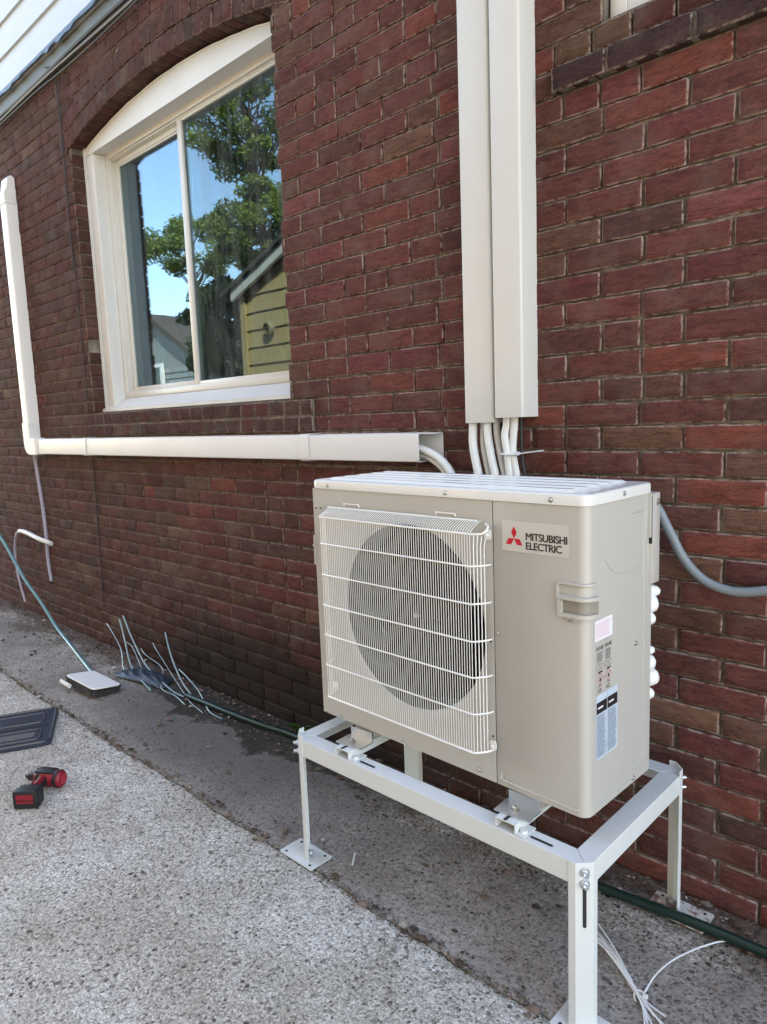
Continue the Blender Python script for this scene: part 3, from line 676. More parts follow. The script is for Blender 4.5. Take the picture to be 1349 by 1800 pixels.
# interior: coil and fan
m_ = MB(); m_.box(.02, .62, .25, .27, .02, .66); 
m_.build('coil', M_coil, unit)
m_ = MB(); m_.box(.005, .012, .02, .25, .01, .66); m_.box(.628, .634, .02, .25, .01, .66); m_.box(.012, .628, .02, .25, .005, .012); m_.box(.012, .628, .02, .25, .655, .66); m_.build('inner_case', M_dark, unit)
m_ = MB(); m_.lathe([(.0, .045), (.035, .047), (.05, .055), (.055, .11)], (CU, 0, CW), (0, 1, 0), 28)
for bnum in range(3):
    n1, n2 = 10, 14; V = []
    for i in range(n1+1):
        rr = .05+(.236-.05)*i/n1
        for j in range(n2+1):
            t = j/n2; sweep = .35*(i/n1)**1.5; a = bnum*2*PI/3+.6+sweep+(t-.5)*(1.35-.15*i/n1)
            V.append((CU+rr*math.cos(a), .055+.075*t+.02*math.sin(t*PI)*.6, CW+rr*math.sin(a)))
    m_.add(V, [(i*(n2+1)+j, i*(n2+1)+j+1, (i+1)*(n2+1)+j+1, (i+1)*(n2+1)+j) for i in range(n1) for j in range(n2)])
fan = m_.build('fan', M_fan, unit, True)
m_ = MB(); m_.lathe([(0, .036), (.006, .036), (.008, .040), (.008, .046)], (CU, 0, CW), (0, 1, 0), 12); m_.build('hub_nut', M_screw, fan, True)
# lid
m_ = MB(); n = 6
def rr_lid(o_, r_): return [(x, y) for x, y in rrect(-o_, UW+o_, -o_, UD+o_, r_, n)]
loops = [(rr_lid(.003, .024), LIDZ), (rr_lid(.003, .024), UH-.005), (rr_lid(.0015, .023), UH-.0015), (rr_lid(-.002, .02), UH), (rr_lid(-.012, .016), UH-.001)]
V = []; k = len(loops[0][0])
for lp, z in loops: V += [(x, y, z) for x, y in lp]
Fs = [(i*k+j, i*k+(j+1) % k, (i+1)*k+(j+1) % k, (i+1)*k+j) for i in range(len(loops)-1) for j in range(k)]+[tuple((len(loops)-1)*k+j for j in range(k)), tuple(range(k))]
m_.add(V, Fs); lid = m_.build('lid', M_lid, unit, True, sharp=rad(50))
m_ = MB()
for yc in (.045, .095, .15, .205, .255):
    V = []; 
    for y, z in ((-.014, 0), (-.008, .0065), (.008, .0065), (.014, 0)):
        e = .012 if z == 0 else .02
        V += [(.03+e, yc+y, UH-.001+z), (UW-.05-e+.012, yc+y, UH-.001+z)]
    m_.add(V, [(0, 1, 3, 2), (2, 3, 5, 4), (4, 5, 7, 6), (0, 2, 4, 6), (1, 7, 5, 3)])
m_.build('lid_rib', M_lid, lid)
# embossed ribs, bottom channels
m_ = MB()
m_.tube([(.655, -.0005, .03), (.652, -.0005, .020), (.66, -.0005, .014), (.85, -.0005, .012), (.857, -.0005, .017)], .0028, 6)
x = UW+.0003
m_.tube(spline([(x, .200, .640), (x, .232, .641), (x, .2465, .638), (x, .250, .625), (x, .252, .5), (x, .256, .2), (x, .259, .060), (x, .2555, .046), (x, .243, .041), (x, .208, .036)], 6), .0022, 6)
m_.tube([(x, .03, .012), (x, .20, .012)], .0025, 6)
m_.tube(spline([(x, .07, .56), (x, .10, .53), (x, .14, .515), (x, .2, .513), (x, .25, .52)], 6), .0012, 6)
m_.build('pressed_rib', M_unit, unit, True)
def screw(mb, p, d, r=.0048):
    p = Vector(p); d = Vector(d); mb.lathe([(0, .0035), (r*.5, .0034), (r*.92, .0018), (r, 0), (r*1.35, 0), (r*1.35, -.001)], p, d, 12)
for p_, d_ in (((.070, -.003, .688), (0, -1, 0)), ((.503, -.003, .688), (0, -1, 0)), ((.792, -.003, .688), (0, -1, 0)), ((UW+.003, .152, .690), (1, 0, 0))):
    m_ = MB(); screw(m_, p_, d_); m_.build('lid_screw', M_screw, lid, True)
for u, v in ((.649, .371), (.079, .010), (.014, .006), (.329, .012), (.587, .016), (.678, .014)):
    m_ = MB(); screw(m_, (u, -.0008, v), (0, -1, 0), .0045); m_.build('screw', M_screw, unit, True)
for u, v in ((.218, .337), (.213, .011)):
    m_ = MB(); screw(m_, (UW+.0008, u, v), (1, 0, 0), .0048); m_.build('screw', M_screw, unit, True)
for u, v in ((.012, .62), (.032, .621), (.626, .610), (.627, .592), (.628, .347), (.630, .115), (.630, .095), (.030, .105)):
    m_ = MB(); m_.lathe([(0, .0012), (.0026, .0012), (.0026, 0)], (u, .0, v), (0, -1, 0), 10); m_.build('pilot_hole', M_dark, unit)
# wire guard
GO = -.045
g = empty('guard_hold', (0, 0, 0)) if False else None
wires = MB(); NW = 70
gx0, gx1 = .082, .608
for i in range(NW+1):
    x = gx0+(gx1-gx0)*i/NW
    wires.tube([(x, GO, .083), (x, GO, .600), (x, GO+.003, .609), (x, GO+.010, .615), (x, -.012, .6265), (x, -.004, .629)], .00088, 5, cap=False)
for i in range(1, 5):
    t = i/4.6; wires.tube([(gx1+.023*t, GO+.030*t, .083), (gx1+.023*t, GO+.030*t, .592-.006*i), (gx1+.023*t-.006, GO+.034*t+.01, .607-.004*i)], .00125, 5, cap=False)
for i in range(1, 3):
    t = i/2.4; wires.tube([(gx0-.012*t, GO+.03*t, .083), (gx0-.012*t, GO+.03*t, .600)], .00125, 5, cap=False)
guard = wires.build('fan_guard', M_wire, unit, True)
def ring(z, rr=.0021, tail=.004):
    return MB().tube([(.064, -.002, z), (.066, GO+.022, z), (.073, GO+.006, z), (gx0, GO-.0015, z), (gx1, GO-.0015, z), (gx1+.006, GO+.004, z), (gx1+.020, GO+.024, z), (gx1+.024, GO+.034, z), (gx1+.025, -.002, z)], rr, 7)
for z in (.083, .178, .267, .3535, .442, .530): ring(z, .0025 if z < .09 else .0021).build('guard_ring', M_wire, guard, True)
MB().tube([(.066, -.004, .612), (.068, GO+.012, .606), (.080, GO-.001, .6045), (gx1+.008, GO-.001, .6045), (gx1+.028, GO+.008, .606), (gx1+.034, GO+.018, .612), (gx1+.030, GO+.03, .620), (gx1+.014, -.004, .624)], .0025, 7).build('guard_ring', M_wire, guard, True)
MB().tube([(.072, -.006, .6275), (.600, -.006, .6285)], .0024, 7).build('guard_ring', M_wire, guard, True)
for p in ((.629, .598), (.641-.007, .093), (.068, .098)):
    m_ = MB(); m_.prism(rrect(p[0]-.009, p[0]+.009, p[1]-.010, p[1]+.014, .006), .003, Matrix.Translation((0, -.007, 0))); m_.lathe([(0, .012), (.004, .0115), (.005, .008)], (p[0], 0, p[1]), (0, -1, 0), 10); m_.build('guard_clip', M_wire, guard)
for xa in (.17, .505):
    m_ = MB(); m_.tube([(xa-.03, -.004, .634), (xa-.03, -.007, .641), (xa+.03, -.007, .641), (xa+.03, -.004, .634)], .0016, 6)
    m_.build('guard_hook', M_wire, guard)
# handle grip on the front right corner
m_ = MB(); n = 8
def wrapc(x, z, o_):       # x measured along the developed surface, o_ outward
    xc = UW-.022
    if x <= xc: return (x, -o_, z)
    a = (x-xc)/.022
    if a <= PI/2: return (xc+(.022+o_)*math.sin(a), .022-(.022+o_)*math.cos(a), z)
    return (UW+o_, .022+(a-PI/2)*.022, z)
xs_ = np.linspace(.806, .806+.095, 20)
def hstrip(mb, xa, xb, z0, z1, o0, o1, n=18):
    V = []
    for x in np.linspace(xa, xb, n): V += [wrapc(x, z0, o0), wrapc(x, z0, o1), wrapc(x, z1, o1), wrapc(x, z1, o0)]
    Fs = [(4*i+a, 4*i+(a+1) % 4, 4*i+4+(a+1) % 4, 4*i+4+a) for i in range(n-1) for a in range(4)]+[(0, 1, 2, 3), (4*n-1, 4*n-2, 4*n-3, 4*n-4)]
    mb.add(V, Fs)
hx0, hx1 = .806, .896
hstrip(m_, hx0+.004, hx1, .512, .5165, -.002, .0065); hstrip(m_, hx0-.001, hx0+.004, .450, .512, -.002, .0065, 3); hstrip(m_, hx0+.004, hx1, .481, .488, -.002, .0125)
hstrip(m_, hx0+.004, hx0+.013, .451, .481, -.002, .010, 3); hstrip(m_, hx0+.006, hx1, .443, .451, -.002, .009); hstrip(m_, hx1, hx1+.003, .443, .488, -.002, .009, 3)
hstrip(m_, hx0+.004, hx1, .488, .5095, -.002, .0012)
m_.prism([(hx0+.014, .446), (hx0+.050, .446), (hx0+.040, .434), (hx0+.030, .430), (hx0+.022, .434)], .004, Matrix.Translation((0, -.004, 0)))
hd_ = m_.build('carry_handle', M_unit, unit)
m_ = MB(); hstrip(m_, hx0+.012, hx1, .452, .482, -.002, .0012); m_.build('grip_recess', paint('recess_shade_paint', (.27, .255, .22), .5), hd_)  # nearly flush strip; the grip hollow's shade is painted as a darker beige
m_ = MB(); screw(m_, (hx0+.031, -.004, .4395), (0, -1, 0), .0055); m_.build('screw', M_screw, hd_, True)
# left carry handle seen edge on
m_ = MB(); m_.box(-.012, .004, .0, .03, .452, .458, .002); m_.box(-.014, .004, .0, .03, .505, .511, .002); m_.box(-.004, .002, -.004, .03, .452, .54, .002); m_.build('carry_handle', M_unit, unit)
# logo plate
def text_mesh(body, size, sx=1.0, off=0.0, bold=0.0):
    cu = bpy.data.curves.new('t', 'FONT'); cu.body = body; cu.size = size; cu.extrude = 0; cu.offset = bold; cu.space_character = .93; cu.space_line = .86
    o = bpy.data.objects.new('t', cu); col.objects.link(o); bpy.context.view_layer.update()
    me = o.to_mesh(); V = [(v.co.x*sx, v.co.y) for v in me.vertices]; Fs = [tuple(p.vertices) for p in me.polygons]; o.to_mesh_clear()
    bpy.data.objects.remove(o); return V, Fs
def front_text(mb, body, x, z, wid, hei, y, bold=.0):
    V, Fs = text_mesh(body, 1.0, bold=bold)
    xs = [v[0] for v in V]; ys = [v[1] for v in V]; sx = wid/(max(xs)-min(xs)); sz = hei/(max(ys)-min(ys))
    mb.add([(x+(a-min(xs))*sx, y, z+(b-min(ys))*sz) for a, b in V], Fs)
m_ = MB(); m_.prism(rrect(.6655, .8335, .5675, .636, .002), .0006, Matrix.Translation((0, -.0010, 0))); lg = m_.build('badge', paint('badge_film', (.55, .53, .485), .25, .05), unit)
m_ = MB()
for i_, (dx_, dz_) in enumerate(((0, 0), (.0007, 0), (.0013, 0), (.0007, .0004), (.0007, -.0004))): front_text(m_, 'MITSUBISHI', .7280+dx_, .5960+dz_, .1005, .0160, -.0014-.00003*i_); front_text(m_, 'ELECTRIC', .7280+dx_, .5755+dz_, .0880, .0160, -.0014-.00003*i_)
m_.build('lettering', M_ink, lg, fix=False)
m_ = MB(); cx_, cz_, L = .6975, .5965, .0275
for a in (90, 210, 330):
    a = rad(a); d = Vector((math.cos(a), math.sin(a))); pth = [Vector((0, 0))]
    for s_a in (rad(30), -rad(30)): pass
    p1 = Vector((math.cos(a+rad(30)), math.sin(a+rad(30))))*L/math.sqrt(3); p2 = Vector((math.cos(a-rad(30)), math.sin(a-rad(30))))*L/math.sqrt(3); p3 = p1+p2
    m_.add([(cx_+p.x*.92, -.0014, cz_+p.y) for p in (Vector((0, 0)), p2, p3, p1)], [(0, 1, 2, 3)])
m_.build('emblem', M_logo_red, lg, fix=False)
# stickers on the right side
XS = UW
def side_rect(mb, y0, y1, z0, z1, o_): mb.add([(XS+o_, y0, z0), (XS+o_, y1, z0), (XS+o_, y1, z1), (XS+o_, y0, z1)], [(0, 1, 2, 3)])
def side_text(mb, body, y, z, wid, hei, o_, bold=0):
    V, Fs = text_mesh(body, 1.0, bold=bold); xs = [v[0] for v in V]; ys = [v[1] for v in V]; sx = wid/(max(xs)-min(xs)); sz = hei/(max(ys)-min(ys))
    mb.add([(XS+o_, y+(a-min(xs))*sx, z+(b-min(ys))*sz) for a, b in V], Fs)
def scribble(mb, y0, y1, z0, z1, pitch, o_, h=.45):
    z = z1-pitch
    while z > z0:
        y = y0; end = y1-rng.random()*.25*(y1-y0)
        while y < end:
            l = rng.uniform(.003, .008); side_rect(mb, y, min(y+l, end), z, z+pitch*h, o_); y += l+rng.uniform(.0008, .0018)
        z -= pitch
M_paper = mat('sticker_paper', (.82, .80, .84), .35); M_pink = mat('pink_print', (.72, .28, .42), .5); M_grey = mat('grey_print', (.22, .22, .22), .5); M_blue = mat('pale_blue_label', (.52, .61, .70), .4); M_nred = mat('red_print', (.6, .05, .06), .5)
m_ = MB(); side_rect(m_, .0295, .106, .387, .432, .0008); st = m_.build('warning_sticker', M_paper, unit, fix=False)
m_ = MB(); scribble(m_, .033, .103, .391, .428, .0044, .0012, .3); m_.build('fine_print', M_pink, st, fix=False)
for (ya, yb) in ((.036, .068), (.0725, .1045)):
    m_ = MB(); side_rect(m_, ya-.001, yb, .268, .3845, .0007); s2 = m_.build('refrigerant_sticker', M_unit, unit, fix=False)
    m_ = MB(); side_text(m_, 'R454B', ya+.001, .3655, yb-ya-.004, .009, .0011, 0); scribble(m_, ya+.003, yb-.004, .338, .362, .0026, .0011)
    for y0_ in (ya+.002, ya+.017): 
        for a_, b_, c_2, d_ in ((y0_, y0_+.011, .322, .3228), (y0_, y0_+.011, .3338, .3346), (y0_, y0_+.0008, .322, .334), (y0_+.0102, y0_+.011, .322, .334)): side_rect(m_, a_, b_, c_2, d_, .0011)
    side_text(m_, 'A2L', ya+.005, .2715, .020, .0095, .0011, .0); scribble(m_, ya+.007, yb-.006, .2845, .289, .0022, .0011)
    side_rect(m_, ya+.008, ya+.026, .3145, .3185, .0011)
    cyy, czz = (ya+yb)/2, .301
    m_.add([(XS+.0014, cyy+a, czz+b) for a, b in ((-.0025, -.005), (.0025, -.005), (.0035, -.001), (.001, .003), (.0, .006), (-.0015, .002), (-.0035, -.001))], [tuple(range(7))])
    m_.build('print', M_ink, s2, fix=False)
    m_ = MB(); R_ = .0145
    for i in range(4):
        a0, a1 = i*PI/2, (i+1)*PI/2
        m_.add([(XS+.0011, cyy+R_*k_*math.cos(a), czz+R_*k_*math.sin(a)) for k_, a in ((1, a0), (1, a1), (.86, a1), (.86, a0))], [(0, 1, 2, 3)])
    m_.build('hazard_diamond', M_nred, s2, fix=False)
for (ya, yb, zo) in ((.037, .083, 0), (.0845, .131, .0)):
    m_ = MB(); side_rect(m_, ya, yb, .120+zo, .2665+zo, .0008); s3 = m_.build('energy_label', M_blue, unit, fix=False)
    m_ = MB(); side_rect(m_, ya+.001, yb-.001, .224+zo, .250+zo, .0011); m_.build('header', M_ink, s3, fix=False)
    m_ = MB(); scribble(m_, ya+.003, yb-.002, .124+zo, .222+zo, .0040, .0012, .5)
    m_.build('fine_print', mat('slate_print', (.10, .14, .20), .5), s3, fix=False)
    m_ = MB(); side_rect(m_, ya+.006, yb-.018, .235+zo, .239+zo, .0014); m_.build('header_print', M_paper, s3, fix=False)
# electric cover and service valves at the rear right
m_ = MB(); m_.box(UW-.03, UW+.006, .281, .326, .463, .676, .003); m_.box(UW-.004, UW+.0065, .272, .281, .575, .676, .001)
ec = m_.build('electric_cover', M_unit, unit, True)
m_ = MB(); screw(m_, (UW+.007, .312, .655), (1, 0, 0), .006); m_.build('screw', M_screw, ec, True)
m_ = MB(); m_.box(UW-.004, UW+.0072, .2795, .2815, .56, .672); m_.build('cover_gap', M_dark, ec)
m_ = MB(); m_.box(UW-.16, UW-.012, .296, .300, .05, .46); m_.build('valve_plate', M_dark, unit)
for i, (yv, zv, rv, xo) in enumerate(((.316, .438, .014, .0), (.310, .408, .025, -.002), (.302, .372, .017, -.004), (.300, .292, .012, -.004), (.302, .262, .022, -.003), (.318, .222, .022, -.001), (.300, .186, .016, -.004))):
    m_ = MB(); c = (UW-.012+xo, yv+.010, zv)
    m_.lathe([(0, -.03), (rv*.7, -.03), (rv, -.022), (rv, .0), (rv*.8, .012), (rv*.45, .018), (0, .019)], c, (.75, .5, .15 if i % 2 else -.2), 18)
    m_.lathe([(rv*1.12, -.016), (rv*1.2, -.013), (rv*1.12, -.010)], c, (.75, .5, .15 if i % 2 else -.2), 18)
    m_.build('pipe_valve', mat('valve_wrap', (.80, .81, .82), .4) if i == 0 else bpy.data.materials['valve_wrap'], unit, True)
for x in (.17, .72):
    m_ = MB(); m_.box(x-.04, x+.04, .26, .285, -.024, .003, .002); m_.build('foot', M_dark, unit, True)
    m_ = MB(); m_.box(x-.04, x+.04, .008, .035, -.024, .003, .002); m_.build('foot', mat('grey_foot', (.36, .35, .34), .5) if x < .5 else bpy.data.materials['grey_foot'], unit, True)

# ------------------------------------------------------------------ stand
M_rusty = mat('stained_plate', (.6, .6, .58), .5); _q = N(M_rusty)
_q.l(_q.mix(_q.ramp(_q.noise(_q.pos(), 26, 5, .65), [(.48, grey(0)), (.56, grey(1))]), (.62, .60, .56), (.24, .10, .07)), _q.b.inputs['Base Color'])
stand = empty('steel_stand', (-1.11, -.32, 0), label='white slotted steel stand on four legs under the heat pump', cat='stand')
X0, X1, YA, YB, ZT = -1.588, -.642, -.588, -.065, .390
BH, BW, TH = .050, .048, .003
def sbuild(mb, name, m=M_stand, par=stand, **k): return into(stand, mb).build(name, m, par, **k)
SO = Vector((-1.11, -.32, 0))
CH = .026
def plate_xy(mb, poly, z0, z1): mb.prism(poly, z1-z0, Matrix(((1, 0, 0, 0), (0, 0, 1, 0), (0, 1, 0, z0), (0, 0, 0, 1))))
gp = .0006
tops = {'front_beam': [(X0+CH, YA), (X1-CH, YA), (X1-CH/2-gp, YA+CH/2), (X1-BW-gp, YA+BW), (X0+BW+gp, YA+BW), (X0+CH/2+gp, YA+CH/2)],
        'rear_beam': [(X0+CH, YB), (X1-CH, YB), (X1-CH/2-gp, YB-CH/2), (X1-BW-gp, YB-BW), (X0+BW+gp, YB-BW), (X0+CH/2+gp, YB-CH/2)],
        'right': [(X1, YA+CH), (X1, YB-CH), (X1-CH/2+gp, YB-CH/2), (X1-BW+gp, YB-BW), (X1-BW+gp, YA+BW), (X1-CH/2+gp, YA+CH/2)],
        'left': [(X0, YA+CH), (X0, YB-CH), (X0+CH/2-gp, YB-CH/2), (X0+BW-gp, YB-BW), (X0+BW-gp, YA+BW), (X0+CH/2-gp, YA+CH/2)]}
webs = {'front_beam': (X0+CH, X1-CH, YA, YA+.003), 'rear_beam': (X0+CH, X1-CH, YB-.003, YB), 'right': (X1-.003, X1, YA+CH, YB-CH), 'left': (X0, X0+.003, YA+CH, YB-CH)}
for nm_, poly in tops.items():
    m_ = MB(); plate_xy(m_, poly, ZT-TH, ZT); x0_, x1_, y0_, y1_ = webs[nm_]; m_.box(x0_, x1_, y0_, y1_, ZT-BH, ZT-TH)
    o = sbuild(m_, nm_ if 'beam' in nm_ else 'side_beam'); bv = o.modifiers.new('b', 'BEVEL'); bv.width = .0012; bv.segments = 2
S2 = math.sqrt(.5)
for (cx, cyy, sx, sy_) in ((X0, YA, 1, 1), (X1, YA, -1, 1), (X0, YB, 1, -1), (X1, YB, -1, -1)):
    e = .0022; w_ = .042; top = ZT+(.014 if (sx, sy_) in ((1, 1), (-1, -1)) else .0015)
    outer = [(w_, -e), (CH-.001, -e), (-e, CH-.001), (-e, w_)]; inner = [(-e+.0028, w_), (-e+.0028, CH+.0005), (CH+.0005, -e+.0028), (w_, -e+.0028)]
    poly = [(cx+sx*a, cyy+sy_*b) for a, b in outer+inner]
    m_ = MB(); plate_xy(m_, poly, .004, top); leg = sbuild(m_, 'leg'); bv = leg.modifiers.new('b', 'BEVEL'); bv.width = .0008; bv.segments = 2
    px, py = cx+sx*.002, cyy+sy_*.02
    m_ = MB(); m_.prism(rrect(-.075, .075, -.043, .043, .006), .003, Matrix.Translation((px, py, .003)) @ Matrix.Rotation(PI/2, 4, 'X'))
    rust = (sx, sy_) == (-1, -1)
    fp = sbuild(m_, 'foot_plate', M_rusty if rust else M_stand); fp.parent = leg
    if rust: fp['label'] = 'white foot plate stained with reddish brick dust'
    for a in (-.055, .055):
        for b in (-.03, .03): m_ = MB(); m_.lathe([(0, 0), (.0042, 0), (.0042, -.001)], (px+a, py+b, .0072), (0, 0, 1), 10); sbuild(m_, 'plate_hole', M_dark, leg, fix=False)
    m_ = MB(); m_.box(px+sx*.008, px+sx*.034, py-.002, py+.002, .006, .030); m_.lathe([(0, .006), (.007, .006), (.007, 0)], (px+sx*.022, py, .018), (0, -1, 0), 8); sbuild(m_, 'plate_bolt', M_zinc, fp)
    # bolts and the long slot sit on the chamfered corner face
    mid = Vector((cx+sx*(CH/2-e*.72), cyy+sy_*(CH/2-e*.72), 0)); nd = Vector((-sx*S2, -sy_*S2, 0)); td = Vector((sx*S2, -sy_*S2, 0))
    MM = Matrix(((td.x, nd.x, 0, mid.x), (td.y, nd.y, 0, mid.y), (0, 0, 1, 0), (0, 0, 0, 1)))
    m_ = MB(); m_.prism(rrect(-.0038, .0038, .245, .335, .0036), .0012, MM @ Matrix.Translation((0, .0002, 0))); sbuild(m_, 'slot', M_dark, leg)
    for zb_ in (.371, .345):
        m_ = MB(); m_.lathe([(0, .017), (.0045, .0165), (.0055, .013), (.0055, .0062), (.0078, .006), (.0088, .003), (.0105, .0028), (.0105, 0)], mid+nd*.0006+Vector((0, 0, zb_)), nd, 14); sbuild(m_, 'bolt', M_zinc, leg, smooth=True)
# cross rails
for i, xr in enumerate((-1.378, -.842)):
    m_ = MB(); w_ = .027; z0, z1 = ZT+.001, ZT+.025; yf, yr = YA+.002, YB-.006
    m_.box(xr-w_, xr+w_, yf, yr, z1-.003, z1, .001); m_.box(xr-w_, xr-w_+.003, yf, yr, z0, z1-.003); m_.box(xr+w_-.003, xr+w_, yf, yr, z0, z1-.003)
    m_.box(xr-w_-.012, xr-w_, yf, yf+.04, z0, z0+.003); m_.box(xr+w_, xr+w_+.022, yf, yf+.05, z0, z0+.003, .001); m_.box(xr+w_, xr+w_+.022, yr-.05, yr, z0, z0+.003)
    rail = sbuild(m_, 'cross_rail')
    m_ = MB(); m_.lathe([(0, .006), (.008, .0055), (.009, .002), (.010, 0)], (xr+w_+.010, yf+.018, z0+.003), (0, 0, 1), 14); sbuild(m_, 'rail_rivet', M_stand, rail, smooth=True)
    m_ = MB(); m_.prism(rrect(-.004, .004, -.012, .012, .0038), .0006, Matrix.Translation((xr-.002, yf+.012, z1+.0008)) @ Matrix.Rotation(PI/2, 4, 'X')); sbuild(m_, 'slot', M_dark, rail); m_ = MB(); m_.prism(rrect(-.028, .028, -.0035, .0035, .0033), .0006, Matrix.Translation((xr+w_+.055, YA+.020, ZT+.0008)) @ Matrix.Rotation(PI/2, 4, 'X')); sbuild(m_, 'slot', M_dark, rail)
    for ybk in (YA+.050, -.175):
        m_ = MB(); za = z1+.001; ang = Matrix.Translation((xr+.001, ybk, za)) @ Matrix.Rotation(.06, 4, 'Z')
        m_.box(-.045, .045, -.028, .030, 0, .004, .001, M=ang); m_.box(-.040, .040, .030, .034, .0, .027, .001, M=ang)
        br = sbuild(m_, 'clamp_bracket', M_zinc, rail)
        m_ = MB(); m_.lathe([(0, .012), (.005, .0118), (.006, .0105), (.006, .004), (.0105, .004), (.0105, .001)], (xr, ybk-.006, za+.003), (0, 0, 1), 6); sbuild(m_, 'bolt', M_screw, br)

# ------------------------------------------------------------------ conduit, hose, tubes
cd = pipe([(-.92, -.07, 1.10), (-.85, -.05, 1.115), (-.79, -.036, 1.105), (-.745, -.033, 1.07), (-.706, -.031, 1.00), (-.668, -.03, .931), (-.617, -.03, .884), (-.55, -.03, .867), (-.477, -.03, .880), (-.38, -.03, .91), (-.2, -.03, 1.0), (.2, -.03, 1.1)], .0115, 'grey flexible electrical conduit sagging to the right of the heat pump', M_conduit, 'conduit', 'conduit', None, 14)
def hose_mat():
    m = mat('green_hose', (.006, .026, .021), .3); return m
M_hose = hose_mat()
pipe([(-2.99, -.138, .012), (-2.80, -.135, .016), (-2.65, -.13, .016), (-2.42, -.114, .016), (-2.19, -.09, .016), (-1.7, -.12, .016), (-1.2, -.15, .016), (-.85, -.145, .016), (-.62, -.128, .0225), (-.44, -.112, .018), (-.1, -.10, .016), (.5, -.12, .016), (1.6, -.1, .016)], .0128, 'dark green garden hose lying along the foot of the wall behind the steel stand', M_hose, 'garden_hose', 'hose', None, 12)
M_teal = mat('teal_hose', (.10, .25, .27), .3)
pipe([(-6.6, -.16, 1.15), (-6.0, -.14, .85), (-5.50, -.12, .572), (-5.25, -.12, .41), (-5.08, -.12, .30), (-4.85, -.11, .17), (-4.62, -.12, .06), (-4.35, -.155, .014), (-4.0, -.23, .012), (-3.72, -.29, .012), (-3.60, -.312, .012)], .0105, 'pale teal hose slanting down from the left edge to the white case', M_teal, 'garden_hose', 'hose', None, 12)
M_clear = mat('clear_vinyl', (.50, .46, .56), .25, **{'Transmission Weight': .35, 'IOR': 1.3})
M_white = mat('white_pvc', (.72, .71, .68), .45)
pipe([(-4.935, -.028, 1.19), (-4.935, -.028, 1.15), (-4.928, -.02, .95), (-4.915, -.016, .78), (-4.91, -.016, .6), (-4.92, -.016, .45), (-4.90, -.016, .30)], .0115, 'clear vinyl drain tube hanging down the brick from the duct elbow', M_clear, 'drain_tube', 'tube', None)
pipe([(-4.86, .0, .555), (-4.86, -.03, .575), (-4.92, -.06, .595), (-5.06, -.06, .611), (-5.20, -.06, .622), (-5.27, -.06, .618)], .015, 'short bent white pipe sticking out of the wall near the ground', M_white, 'pipe_stub', 'pipe', None)
pipe([(-5.26, -.06, .622), (-5.34, -.06, .59), (-5.39, -.06, .52), (-5.412, -.06, .433), (-5.399, -.06, .288), (-5.34, -.06, .16), (-5.304, -.06, .10)], .009, 'thin lilac tube drooping from the bent white pipe', M_clear, 'drain_tube', 'tube', None)
pipe([(-.98, -.13, .62), (-.985, -.20, .44), (-1.00, -.25, .36), (-1.03, -.27, .33)], .011, 'clear drain tube hanging below the heat pump', M_clear, 'drain_tube', 'tube', None)
# leftover tubing and film on the path
M_cyan = mat('pale_blue_tubing', (.22, .34, .39), .3)
for i, (pts, lb) in enumerate((([(-3.93, -.01, .20), (-3.80, -.05, .11), (-3.55, -.14, .03), (-3.20, -.22, .012)], 'pale blue tubing offcut, leftmost of three sloping from the wall'),
        ([(-3.88, -.01, .23), (-3.70, -.05, .13), (-3.45, -.10, .04), (-3.12, -.15, .012), (-3.0, -.155, .01)], 'pale blue tubing offcut, middle of three sloping from the wall'),
        ([(-3.40, -.01, .22), (-3.30, -.04, .12), (-3.12, -.09, .04), (-2.95, -.13, .012)], 'grey-blue tubing offcut, rightmost of three sloping from the wall'))):
    o = MB().tube(spline(pts, 8), .004, 8).build('tubing_offcut', M_cyan, None, True); tag(o, lb, 'tube', 'tubing offcuts by the wall')
tg = empty('tangled_strands', (-3.45, -.12, 0), label='pale blue plastic strands fanning down the foot of the wall onto the path', cat='plastic strands')
for i in range(5):
    x0 = -.40+.19*i+rng.uniform(-.05, .05); zt_ = rng.uniform(.04, .15); e_ = rng.uniform(.30, .60)
    P_ = [(x0-.22, .108, zt_), (x0-.12, .095+rng.uniform(-.02, .005), zt_*.9), (x0+e_*.15, .04+rng.uniform(-.03, .03), zt_*.35+.01), (x0+e_*.5, -.02+rng.uniform(-.03, .02), .012), (x0+e_*.75, -.05, .007), (x0+e_, -.04-rng.uniform(0, .07), .007)]
    MB().tube(spline(P_, 6), (.0030, .0022, .0026, .0020, .0028)[i], 5).build('strand', mat('strand_blue', (.17, .27, .32), .35) if i == 0 else bpy.data.materials['strand_blue'], tg, True)
def crumple(name, cx, cyy, lx, ly, h, ang, m, seed, lab, cat):
    r_ = random.Random(seed); n1, n2 = 34, 22; V = []
    ph = [(r_.uniform(3, 16), r_.uniform(3, 16), r_.uniform(0, 6.28), r_.uniform(.3, 1)) for _ in range(9)]
    for j in range(n2+1):
        for i in range(n1+1):
            u, v = i/n1*2-1, j/n2*2-1
            e = max(0, 1-(u*u*.95)**1.5)*max(0, 1-(v*v*.95)**1.5)
            s = sum(abs(math.sin(a*u+b*v+c))*d for a, b, c, d in ph)/sum(d for *_, d in ph)
            x = u*lx*(1+.12*math.sin(3*v+seed)); y = v*ly*(1+.15*math.sin(2.4*u+seed))
            V.append((x*math.cos(ang)-y*math.sin(ang)+cx, x*math.sin(ang)+y*math.cos(ang)+cyy, .006+h*e*s))
    me = bpy.data.meshes.new(name); me.from_pydata(V, [], [(j*(n1+1)+i, j*(n1+1)+i+1, (j+1)*(n1+1)+i+1, (j+1)*(n1+1)+i) for j in range(n2) for i in range(n1)])
    o = link(name, me, m, None, True); sol = o.modifiers.new('s', 'SOLIDIFY'); sol.thickness = .002; tag(o, lab, cat); return o
